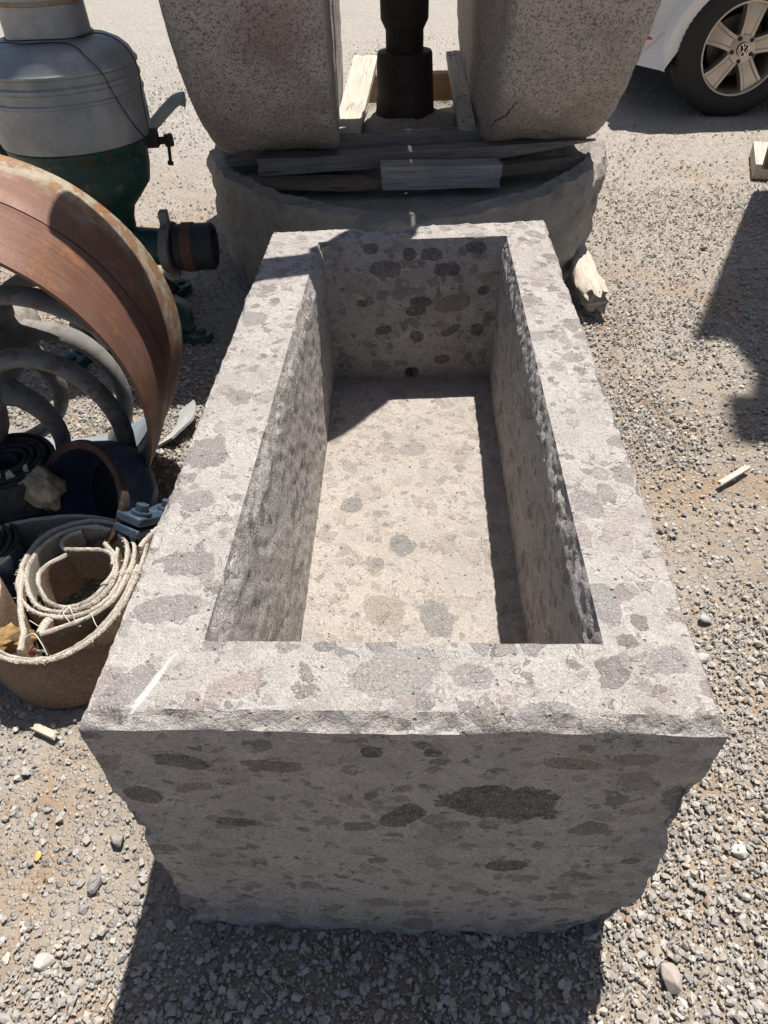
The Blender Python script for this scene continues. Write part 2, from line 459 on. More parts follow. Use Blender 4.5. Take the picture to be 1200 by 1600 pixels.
def mat_gravel():
    N = NT('gravel_stone'); P = N.obj()
    a = N.n('Attribute', attribute_name='Col').outputs['Color']
    f = N.noise(P, 330.0, 4, 0.7); g = N.noise(P, 90.0, 3, 0.6)
    col = N.mix(N.ramp(f, 0.35, 0.7, 0, 0.35), a, (0.50, 0.48, 0.45))
    col = N.mix(N.ramp(g, 0.50, 0.66, 0, 0.5), col, (0.34, 0.28, 0.21))
    col = N.mix(N.ramp(f, 0.40, 0.28, 0, 0.4), col, (0.12, 0.11, 0.10))
    return N.fin(col, 0.85, 0, N.bump(f, 0.4, 0.0015), 0.3)

def mat_wood(name, a, b, dark, sc=1.0, rough=0.85, warm=None):
    """grain runs along local X"""
    N = NT(name); P = N.obj()
    s1 = N.noise(N.map(P, (0, 0, 0), (0, 0, 0), (2.2 * sc, 42 * sc, 42 * sc)), 3.0, 5, 0.65, 0.6)
    s2 = N.noise(N.map(P, (5, 0, 0), (0, 0, 0), (5 * sc, 150 * sc, 150 * sc)), 3.0, 4, 0.7, 0.3)
    blot = N.noise(P, 9.0, 4)
    col = N.mix(N.ramp(s1, 0.35, 0.68), a, b)
    col = N.mix(N.ramp(s2, 0.52, 0.72, 0, 0.55), col, dark)
    col = N.mix(N.ramp(s1, 0.40, 0.33, 0, 0.8), col, tuple(x * 0.6 for x in dark))
    col = N.mix(N.ramp(blot, 0.50, 0.70, 0, 0.4), col, warm or tuple(x * 0.8 for x in a))
    crack = N.math('MULTIPLY', N.ramp(s1, 0.30, 0.36, 1, 0), 1.0)
    h = N.math('SUBTRACT', N.math('ADD', s1, N.math('MULTIPLY', s2, 0.6)), crack)
    return N.fin(col, rough, 0, N.bump(h, 0.8, 0.0025), 0.25)

def mat_paint(name, base, var, rust=0.5, rough=0.5, metal=0.0, rcol=(0.13, 0.05, 0.022), rs=14.0, dust=0.3, thr=0.60):
    N = NT(name); P = N.obj()
    n1 = N.noise(P, 6.0, 5, 0.65); n2 = N.noise(P, rs, 6, 0.7); n3 = N.noise(P, 140.0, 4, 0.7)
    col = N.mix(N.ramp(n1, 0.38, 0.66), base, var)
    rm = N.math('MULTIPLY', N.ramp(n2, thr, thr + 0.09), rust)
    col = N.mix(rm, col, N.mix(n3, rcol, tuple(min(1, c * 2.2) for c in rcol)))
    dm = N.math('MULTIPLY', N.ramp(N.noise(N.map(P, (3, 7, 2)), 30.0, 5, 0.75), 0.56, 0.70), dust)
    col = N.mix(dm, col, (0.32, 0.29, 0.25))
    ro = N.math('ADD', rough, N.math('MULTIPLY', N.math('ADD', rm, dm), 0.4), clamp=True)
    mt = N.math('MULTIPLY', N.math('SUBTRACT', 1.0, rm, clamp=True), metal)
    h = N.math('ADD', n3, N.math('MULTIPLY', n2, 1.5))
    return N.fin(col, ro, mt, N.bump(h, 0.4, 0.002))

def mat_rust_rim():
    N = NT('rusted_iron_rim'); U = N.uv(); P = N.obj()
    bands = N.noise(N.map(U, (0, 0, 0), (0, 0, 0), (1.6, 55, 1)), 2.0, 6, 0.72, 0.1)
    fineb = N.noise(N.map(U, (3, 1, 0), (0, 0, 0), (5, 260, 1)), 2.0, 4, 0.7)
    bl = N.noise(P, 10.0, 5, 0.7); bl2 = N.noise(N.map(P, (4, 4, 1)), 26.0, 5, 0.75)
    col = N.mix(N.ramp(bands, 0.30, 0.72), (0.135, 0.066, 0.046), (0.190, 0.092, 0.060))
    col = N.mix(N.ramp(N.noise(P, 16.0, 6, 0.75), 0.52, 0.66, 0, 0.6), col, (0.30, 0.135, 0.045))
    col = N.mix(N.ramp(bl, 0.45, 0.68, 0, 0.75), col, (0.17, 0.098, 0.075))
    col = N.mix(N.ramp(bands, 0.56, 0.70, 0, 0.45), col, (0.33, 0.155, 0.055))
    col = N.mix(N.ramp(fineb, 0.60, 0.74, 0, 0.6), col, (0.36, 0.26, 0.19))
    # flaking greenish-cream paint on the far belt of the crown
    v = N.n('SeparateXYZ', {0: U}).outputs[1]
    far = N.ramp(N.math('ADD', v, N.math('MULTIPLY', N.math('SUBTRACT', bl, 0.5), 0.12)), 0.045, 0.125)
    pch = N.math('MULTIPLY', far, N.ramp(bl2, 0.40, 0.58))
    col = N.mix(N.math('MULTIPLY', pch, 0.75), col, (0.42, 0.38, 0.27))
    col = N.mix(N.math('MULTIPLY', N.math('MULTIPLY', far, N.ramp(bl2, 0.50, 0.36)), 0.7), col, (0.36, 0.20, 0.07))
    pit_ = N.noise(P, 190.0, 4, 0.75)
    col = N.mix(N.ramp(pit_, 0.56, 0.68, 0, 0.5), col, (0.07, 0.035, 0.025))
    h = N.math('ADD', N.math('ADD', N.math('MULTIPLY', bands, 0.35), N.math('MULTIPLY', fineb, 0.3)), N.math('MULTIPLY', pit_, 1.2))
    return N.fin(col, N.ramp(bl, 0.3, 0.7, 0.42, 0.68), 0.25, N.bump(h, 0.35, 0.0012))

def mat_simple(name, col, rough=0.6, metal=0.0, bs=0.3, sc=60.0, var=0.25, spec=None, bd=0.002):
    N = NT(name); P = N.obj()
    n1 = N.noise(P, sc, 5, 0.7); n2 = N.noise(P, sc * 0.15, 4)
    c = N.mix(N.ramp(n1, 0.35, 0.7), tuple(x * (1 - var) for x in col), tuple(min(1, x * (1 + var)) for x in col))
    c = N.mix(N.ramp(n2, 0.5, 0.7, 0, 0.35), c, tuple(x * 0.7 for x in col))
    return N.fin(c, rough, metal, N.bump(n1, bs, bd), spec)

M = {}
M['trough'] = mat_trough()
M['mill'] = mat_granite('millstone_granite', (0.43, 0.385, 0.37), (0.53, 0.48, 0.46), (0.10, 0.078, 0.076))
M['mill2'] = mat_granite('millstone_granite_pale', (0.43, 0.39, 0.365), (0.53, 0.485, 0.45), (0.085, 0.07, 0.066), stain=False, speck=0.5)
M['basin'] = mat_basin()
M['ground'] = mat_ground()
M['gravel'] = mat_gravel()
M['wood_dark'] = mat_wood('old_dark_timber', (0.20, 0.18, 0.162), (0.30, 0.275, 0.25), (0.07, 0.06, 0.052))
M['wood_brown'] = mat_wood('old_brown_timber', (0.20, 0.145, 0.108), (0.28, 0.215, 0.165), (0.05, 0.032, 0.025))
M['wood_grey'] = mat_wood('weathered_grey_timber', (0.32, 0.305, 0.285), (0.46, 0.44, 0.41), (0.08, 0.072, 0.065))
M['wood_pale'] = mat_wood('pale_pine_board', (0.43, 0.39, 0.33), (0.55, 0.51, 0.44), (0.22, 0.18, 0.14))
M['wood_orange'] = mat_wood('fresh_sawn_timber', (0.42, 0.27, 0.14), (0.50, 0.34, 0.19), (0.24, 0.13, 0.06))
M['drift'] = mat_wood('bleached_log_wood', (0.44, 0.38, 0.31), (0.56, 0.50, 0.42), (0.20, 0.14, 0.09), 0.7)
M['iron'] = mat_paint('dark_rusty_iron', (0.028, 0.022, 0.020), (0.045, 0.032, 0.026), 0.8, 0.65, 0.3, (0.07, 0.03, 0.018), 18.0, 0.15)
M['galv'] = mat_paint('galvanised_sheet', (0.25, 0.262, 0.27), (0.38, 0.385, 0.385), 0.35, 0.45, 0.4, (0.20, 0.165, 0.13), 24.0, 0.55, 0.60)
M['galv_rust'] = mat_paint('galvanised_seam_rust', (0.24, 0.16, 0.09), (0.34, 0.30, 0.25), 0.8, 0.6, 0.2, (0.25, 0.12, 0.04), 26.0, 0.2, 0.5)
M['green'] = mat_paint('dark_green_paint', (0.010, 0.046, 0.037), (0.016, 0.068, 0.052), 0.9, 0.45, 0.0, (0.05, 0.028, 0.018), 13.0, 0.45, 0.54)
M['blue'] = mat_paint('blue_grey_paint', (0.028, 0.046, 0.078), (0.042, 0.066, 0.105), 0.9, 0.5, 0.0, (0.09, 0.045, 0.025), 15.0, 0.25, 0.62)
M['rim_in'] = mat_paint('blue_grey_dusty_iron', (0.17, 0.20, 0.23), (0.24, 0.265, 0.29), 0.6, 0.65, 0.0, (0.13, 0.09, 0.06), 20.0, 0.5, 0.6)
M['spoke'] = mat_paint('grey_cast_iron', (0.155, 0.148, 0.138), (0.25, 0.24, 0.22), 0.75, 0.75, 0.0, (0.10, 0.065, 0.045), 18.0, 0.8, 0.52)
M['rim'] = mat_rust_rim()
M['rubber'] = mat_simple('black_rubber', (0.022, 0.022, 0.024), 0.62, 0, 0.5, 70, 0.3)
M['rubber_dust'] = mat_simple('dusty_black_rubber', (0.035, 0.034, 0.034), 0.8, 0, 0.6, 50, 0.5)
M['tear'] = mat_simple('torn_cream_lining', (0.55, 0.48, 0.40), 0.85, 0, 0.8, 80, 0.25)
M['canvas'] = mat_simple('brown_canvas_belt', (0.215, 0.145, 0.092), 0.9, 0, 0.9, 200, 0.3)
M['canvas_in'] = mat_simple('grey_canvas_inside', (0.30, 0.265, 0.22), 0.92, 0, 0.9, 220, 0.25)
M['fray'] = mat_simple('frayed_cream_edge', (0.60, 0.54, 0.455), 0.95, 0, 1.0, 330, 0.3, bd=0.004)
M['thread'] = mat_simple('cream_thread', (0.64, 0.59, 0.50), 0.9, 0, 0.3, 100, 0.1)
M['wire'] = mat_simple('black_wire', (0.018, 0.017, 0.017), 0.5, 0.2, 0.1, 60, 0.2)
M['rustbolt'] = mat_simple('rusty_bolt', (0.13, 0.055, 0.038), 0.75, 0.1, 0.6, 160, 0.35)
M['steel'] = mat_simple('dull_steel', (0.50, 0.49, 0.47), 0.45, 0.7, 0.2, 100, 0.15)
M['ochre'] = mat_simple('ochre_rag', (0.26, 0.155, 0.06), 0.85, 0, 0.8, 60, 0.4)
M['plastic'] = mat_simple('dirty_film', (0.34, 0.28, 0.20), 0.45, 0, 0.6, 40, 0.4)
M['shard'] = mat_simple('pale_cement_sheet', (0.42, 0.42, 0.40), 0.85, 0, 0.5, 70, 0.15)
M['pipe'] = mat_paint('faded_blue_pipe', (0.40, 0.47, 0.47), (0.50, 0.55, 0.52), 0.5, 0.55, 0.0, (0.30, 0.22, 0.12), 30.0, 0.3, 0.6)
M['carwhite'] = NT('white_car_paint').fin((0.78, 0.79, 0.79), 0.22, 0)
M['carwhite'].node_tree.nodes['Principled BSDF'].inputs['Coat Weight'].default_value = 0.6
M['glass'] = NT('dark_car_glass').fin((0.015, 0.02, 0.022), 0.05, 0)
M['cardark'] = mat_simple('black_car_trim', (0.015, 0.015, 0.016), 0.6, 0, 0.3, 60, 0.2)
M['tyre'] = mat_simple('tyre_rubber', (0.020, 0.020, 0.021), 0.72, 0, 0.4, 90, 0.3)
M['alloy'] = mat_simple('silver_alloy', (0.50, 0.46, 0.42), 0.32, 0.75, 0.05, 60, 0.06)
M['alloy_dark'] = mat_simple('alloy_recess', (0.20, 0.19, 0.18), 0.45, 0.6, 0.1, 60, 0.1)
M['chrome'] = NT('chrome').fin((0.75, 0.75, 0.76), 0.15, 1.0)
M['reflector'] = NT('red_reflector').fin((0.45, 0.02, 0.02), 0.2, 0)
M['lamp'] = NT('red_lamp').fin((0.35, 0.02, 0.02), 0.15, 0)

# ---------------------------------------------------------------- ground
def hgt(x, y):
    P = np.stack([x, y, x * 0], -1)
    near = np.clip((9 - np.hypot(x, y - 1)) / 5, 0, 1)
    h = 0.010 * fbm(P, 2.2, 3, 5) + 0.0035 * fbm(P, 14, 3, 9)
    return h * near

def axis_lines(lo, hi, step, far):
    a = list(np.arange(lo, hi + 1e-6, step))
    s = step; v = a[-1]
    while v < far: s *= 1.35; v += s; a.append(v)
    s = step; v = a[0]; b = []
    while v > -far: s *= 1.35; v -= s; b.append(v)
    return np.array(b[::-1] + a)

gx = axis_lines(-1.7, 2.3, 0.016, 300); gy = axis_lines(-0.5, 4.6, 0.016, 300)
X, Y = np.meshgrid(gx, gy)
x, y = X.ravel(), Y.ravel()
z = hgt(x, y) + np.where((x > -1.7) & (x < 2.3) & (y < 4.6), 0.0016 * vnoise(np.stack([x, y, 0 * x], -1), 60, 3), 0)
z = z - 0.004
nx, ny = len(gx), len(gy)
i = (np.arange(ny - 1)[:, None] * nx + np.arange(nx - 1)[None, :]).ravel()
F = np.stack([i, i + 1, i + nx + 1, i + nx], -1)
g = mesh_obj('ground', np.stack([x, y, z], -1), F, M['ground'])
tag(g, kind='structure')

# ---- gravel
def rock_shapes(n, npt):
    out = []
    for k in range(n):
        bm = bmesh.new()
        for q in range(npt):
            v = Vector((random.gauss(0, 1), random.gauss(0, 1), random.gauss(0, 1))).normalized()
            v = v * random.uniform(0.82, 1.05)
            bm.verts.new((v.x, v.y * 0.85, v.z * 0.62))
        r = bmesh.ops.convex_hull(bm, input=bm.verts)
        bmesh.ops.delete(bm, geom=list({e for e in r['geom_interior'] if isinstance(e, bmesh.types.BMVert)}), context='VERTS')
        bmesh.ops.triangulate(bm, faces=bm.faces)
        bm.verts.ensure_lookup_table(); bm.verts.index_update()
        V = np.array([v.co[:] for v in bm.verts]); Fc = np.array([[v.index for v in f.verts] for f in bm.faces])
        out.append((V, Fc)); bm.free()
    return out

PAL = np.array([[0.38, 0.375, 0.37], [0.30, 0.30, 0.30], [0.46, 0.445, 0.42], [0.24, 0.245, 0.255], [0.52, 0.50, 0.46],
                [0.36, 0.325, 0.285], [0.43, 0.40, 0.35], [0.20, 0.195, 0.19], [0.34, 0.24, 0.17], [0.62, 0.60, 0.55], [0.40, 0.385, 0.37]])
PW_ = np.array([4, 3.5, 3, 1.8, 1.5, 1.6, 2, 0.8, 0.45, 0.5, 3]); PW_ /= PW_.sum()
PAL = PAL * np.array([0.92, 0.88, 0.82])

def density(x, y):
    P = np.stack([x, y, 0 * x], -1)
    n = fbm(P, 2.6, 4, 31)
    d = 0.60 + 1.1 * n
    def blob(cx, cy, rx, ry, a):
        return a * np.exp(-((x - cx) / rx) ** 2 - ((y - cy) / ry) ** 2)
    for b in ((0.80, 1.50, 0.16, 0.12, -0.8), (0.80, 1.15, 0.17, 0.14, -1.1), (0.68, 0.98, 0.14, 0.14, -0.8), (0.49, 0.92, 0.05, 0.12, -0.9),
              (-0.50, 0.47, 0.09, 0.16, -0.75), (0.90, 1.85, 0.25, 0.15, 0.3), (1.0, 0.9, 0.2, 0.2, 0.2), (0.75, 0.6, 0.4, 0.2, 0.5), (0.95, 2.05, 0.25, 0.2, -0.6),
              (0.61, 1.35, 0.10, 0.22, 0.7), (0.95, 2.6, 0.5, 0.35, 0.7), (0.0, 0.18, 0.6, 0.14, 0.9), (0.5, 0.35, 0.25, 0.2, 0.5), (0.5, 0.62, 0.10, 0.10, 0.3),
              (-0.43, 0.22, 0.10, 0.10, 0.4), (-0.55, 1.7, 0.2, 0.3, 0.3), (-0.95, 2.3, 0.5, 0.5, -0.4)):
        d = d + blob(*b)
    return np.clip(d, 0.05, 1.3)

TR = [(-0.275, 0.30), (0.285, 0.275), (0.355, 1.44), (-0.215, 1.42)]
def scatter(name, n, x0, x1, y0, y1, s0, s1, shapes, pw, thr, label, sink=0.25, farfade=None):
    tl = 0.12 if sink > 0.5 else 0.35
    x = rng.uniform(x0, x1, n); y = rng.uniform(y0, y1, n)
    keep = rng.uniform(0, 1, n) < density(x, y) * thr
    mg = np.minimum.reduce([x - x0, x1 - x, y - y0 if y0 < 0.1 else x * 0 + 9]); keep &= rng.uniform(0, 1, n) < np.clip(mg / 0.35, 0, 1)
    if farfade: keep &= rng.uniform(0, 1, n) < np.clip((farfade - y) / 1.6, 0, 1)
    # not inside the trough or the basin, and only where the camera's side of things can see
    keep &= ~((x > -0.235) & (x < 0.275 + 0.05 * (y - 0.3)) & (y > 0.345) & (y < 1.40))
    keep &= ~(np.hypot(x - 0.11, y - 2.48) < 0.57)
    x, y = x[keep], y[keep]; m = len(x)
    s = s0 + (s1 - s0) * rng.power(pw, m) if pw else rng.uniform(s0, s1, m)
    s = s0 + (s1 - s0) * (rng.uniform(0, 1, m) ** pw)
    ang = rng.uniform(0, 2 * np.pi, m); tilt = rng.normal(0, tl, m); tilt2 = rng.normal(0, tl, m)
    zc = hgt(x, y) + s * (0.5 - sink)
    kinds = rng.integers(0, len(shapes), m)
    ci = rng.choice(len(PAL), m, p=PW_)
    cc = PAL[ci] * rng.uniform(0.85, 1.12, (m, 1))
    VV, FF, CC = [], [], []; off = 0
    for k, (V, Fc) in enumerate(shapes):
        sel = np.where(kinds == k)[0]
        if len(sel) == 0: continue
        ca, sa = np.cos(ang[sel]), np.sin(ang[sel]); ct, st = np.cos(tilt[sel]), np.sin(tilt[sel]); cu, su = np.cos(tilt2[sel]), np.sin(tilt2[sel])
        v = V[None] * s[sel][:, None, None] * np.stack([np.ones(len(sel)), rng.uniform(0.7, 1.1, len(sel)), rng.uniform(0.7, 1.15, len(sel))], -1)[:, None, :]
        a, b, c = v[..., 0], v[..., 1], v[..., 2]
        b, c = b * ct[:, None] - c * st[:, None], b * st[:, None] + c * ct[:, None]
        a, c = a * cu[:, None] - c * su[:, None], a * su[:, None] + c * cu[:, None]
        a, b = a * ca[:, None] - b * sa[:, None], a * sa[:, None] + b * ca[:, None]
        v = np.stack([a + x[sel][:, None], b + y[sel][:, None], c + zc[sel][:, None]], -1)
        nv = V.shape[0]
        f = Fc[None] + (np.arange(len(sel)) * nv)[:, None, None] + off
        VV.append(v.reshape(-1, 3)); FF.append(f.reshape(-1, 3))
        CC.append(np.repeat(np.concatenate([cc[sel], np.ones((len(sel), 1))], 1), nv, 0)); off += len(sel) * nv
    o = mesh_obj(name, np.concatenate(VV), np.concatenate(FF), M['gravel'], None, False, None, None, np.concatenate(CC))
    tag(o, label, 'gravel', None, 'stuff')
    return m

big_r = rock_shapes(14, 13); small_r = rock_shapes(8, 9)
scatter('gravel', 22000, -1.7, 1.8, -0.45, 1.6, 0.0030, 0.0095, big_r, 2.2, 9.0, 'angular stones half sunk in the dirt around the trough', 0.62)
scatter('gravel', 105000, -1.7, 1.8, -0.45, 1.5, 0.0024, 0.0088, big_r, 2.4, 0.9, 'loose angular grey gravel covering the dirt around the near end of the stone trough')
scatter('gravel', 130000, -1.3, 1.65, -0.3, 1.6, 0.0016, 0.0035, small_r, 1.0, 1.0, 'fine grit between the gravel stones around the trough', 0.15)
scatter('gravel', 85000, -1.9, 2.3, 1.5, 3.3, 0.0028, 0.0088, small_r, 1.9, 0.9, 'grey gravel spread beside the round mill base and behind the trough', 0.25, 3.5)
scatter('gravel', 60000, -2.6, 3.4, 2.6, 6.5, 0.0035, 0.010, small_r, 2.6, 0.5, 'sparse small stones on the pale yard by the car', 0.3, 7.0)

# ---------------------------------------------------------------- the stone trough
def ring(z, pts): return [np.array([p[0], p[1], z]) for p in pts]
def inset(pts, d):
    """d = inset for sides near,right,far,left"""
    n, r, f, l = d
    (a, b), (c, e), (g_, h_), (i_, j_) = pts
    return [(a + l, b + n), (c - r, e + n), (g_ - r, h_ - f), (i_ + l, j_ - f)]
OT = [(-0.267, 0.331), (0.278, 0.303), (0.340, 1.424), (-0.203, 1.407)]
OB = [(-0.262, 0.318), (0.262, 0.282), (0.330, 1.40), (-0.205, 1.395)]
IT = [(-0.171, 0.413), (0.199, 0.392), (0.255, 1.346), (-0.107, 1.346)]
IB = [(-0.137, 0.425), (0.187, 0.405), (0.236, 1.335), (-0.095, 1.338)]
rings = [ring(-0.03, OB), ring(0.458, inset(OT, (0.000, 0.0, 0, 0))), ring(0.470, inset(OT, (0.013, 0.006, 0.006, 0.006))), ring(0.470, inset(IT, (0, 0.004, 0, 0))),
         ring(0.440, inset(IT, (0.003, 0.013, 0.004, 0.010))), ring(0.170, IB)]
NR = [88, 5, 17, 9, 50]
NS = [110, 215, 110, 215]
VV, FF, RG = [], [], []; off = 0
def patch(A, B, C_, D, nu, nv, tagv):
    global off
    u = np.linspace(0, 1, nu + 1)[None, :, None]; v = np.linspace(0, 1, nv + 1)[:, None, None]
    P = (A * (1 - u) + B * u) * (1 - v) + (D * (1 - u) + C_ * u) * v
    VV.append(P.reshape(-1, 3))
    i = (np.arange(nv)[:, None] * (nu + 1) + np.arange(nu)[None, :]).ravel() + off
    FF.append(np.stack([i, i + 1, i + nu + 2, i + nu + 1], -1)); RG.append(np.full((nu + 1) * (nv + 1), tagv))
    off += (nu + 1) * (nv + 1)
for k in range(5):
    for s in range(4):
        patch(rings[k][s], rings[k][(s + 1) % 4], rings[k + 1][(s + 1) % 4], rings[k + 1][s], NS[s], NR[k], k * 4 + s)
patch(rings[5][0], rings[5][1], rings[5][2], rings[5][3], 70, 180, 20)
V = np.concatenate(VV); F = np.concatenate(FF); G = np.concatenate(RG)
key = np.round(V * 20000).astype(np.int64)
_, first, inv = np.unique(key, axis=0, return_index=True, return_inverse=True)
inv = inv.ravel()
V = V[first]; G = G[first]; F = inv[F]
# normals
fn = np.cross(V[F[:, 2]] - V[F[:, 0]], V[F[:, 3]] - V[F[:, 1]])
fn /= np.linalg.norm(fn, axis=1, keepdims=True) + 1e-12
Nn = np.zeros_like(V)
for q in range(4): np.add.at(Nn, F[:, q], fn)
Nn /= np.linalg.norm(Nn, axis=1, keepdims=True) + 1e-12
amp = np.full(len(V), 0.002)
lowa = np.full(len(V), 0.002)
k_, s_ = G // 4, G % 4
amp[(k_ == 0)] = 0.0022; lowa[k_ == 0] = 0.006
amp[(k_ == 1)] = 0.0055
amp[(k_ == 1) & (s_ != 0)] = 0.0028
amp[(k_ == 2)] = 0.0011; lowa[k_ == 2] = 0.0022
amp[(k_ == 3)] = 0.0045
amp[(k_ == 3) & (s_ == 1)] = 0.0036
amp[(k_ == 4)] = 0.0028
amp[(k_ == 4) & (s_ == 3)] = 0.0032
amp[(k_ == 4) & (s_ == 1)] = 0.0045
amp[G == 20] = 0.0014; lowa[G == 20] = 0.003
n_hi = fbm(V, 55, 4, 3, 0.62); n_hi = np.where((k_ == 1) | (k_ == 3), fbm(V, 95, 3, 4, 0.7), n_hi); n_lo = fbm(V, 7, 3, 11)
# left inner wall: slanting tool strokes
lw = (k_ == 4) & (s_ == 3)
stroke = fbm(np.stack([V[:, 0] * 20, (V[:, 1] * 0.8 + V[:, 2] * 1.0) * 75, (V[:, 1] * 0.9 - V[:, 2]) * 17], -1), 1.0, 4, 21, 0.6)
n_hi = np.where(lw, 0.5 * n_hi + 0.9 * stroke, n_hi)
rw = (k_ == 4) & (s_ == 1)
stroke2 = fbm(np.stack([V[:, 0] * 20, V[:, 1] * 95, V[:, 2] * 13], -1), 1.0, 4, 27, 0.6)
n_hi = np.where(rw, 0.4 * n_hi + 0.8 * stroke2, n_hi)
D = amp * n_hi + lowa * n_lo
# foot of the block is broken away unevenly, more so at the near right corner
foot = np.clip(1 - V[:, 2] / 0.16, 0, 1) * (k_ == 0)
D -= foot * (0.002 + 0.016 * np.abs(fbm(V, 22, 3, 41)) + 0.014 * np.exp(-((V[:, 0] - 0.26) / 0.08) ** 2))
mid = np.clip(1 - np.abs(V[:, 2] - 0.22) / 0.2, 0, 1) * (k_ == 0)
side = (V[:, 1] < 0.50) * np.clip(1 - np.minimum(np.abs(V[:, 0] - 0.265), np.abs(V[:, 0] + 0.262)) / 0.05, 0, 1) * (k_ == 0) * np.clip((0.44 - V[:, 2]) / 0.1, 0, 1)
D -= side * 0.020 * np.clip(fbm(V * np.array([1, 1, 1.3]), 13, 4, 52) + 0.10, 0, 1)
D -= mid * 0.004 * np.abs(fbm(V, 12, 3, 47)) * ((s_ == 1) | (s_ == 3))
V = V + Nn * D[:, None]
# chips along the upper arrises
edge_c = ((G // 4 == 1) | (G // 4 == 3))
chip = np.clip(fbm(V, 30, 3, 61) - 0.12, 0, 1) * edge_c
V[:, 2] -= chip * 0.018
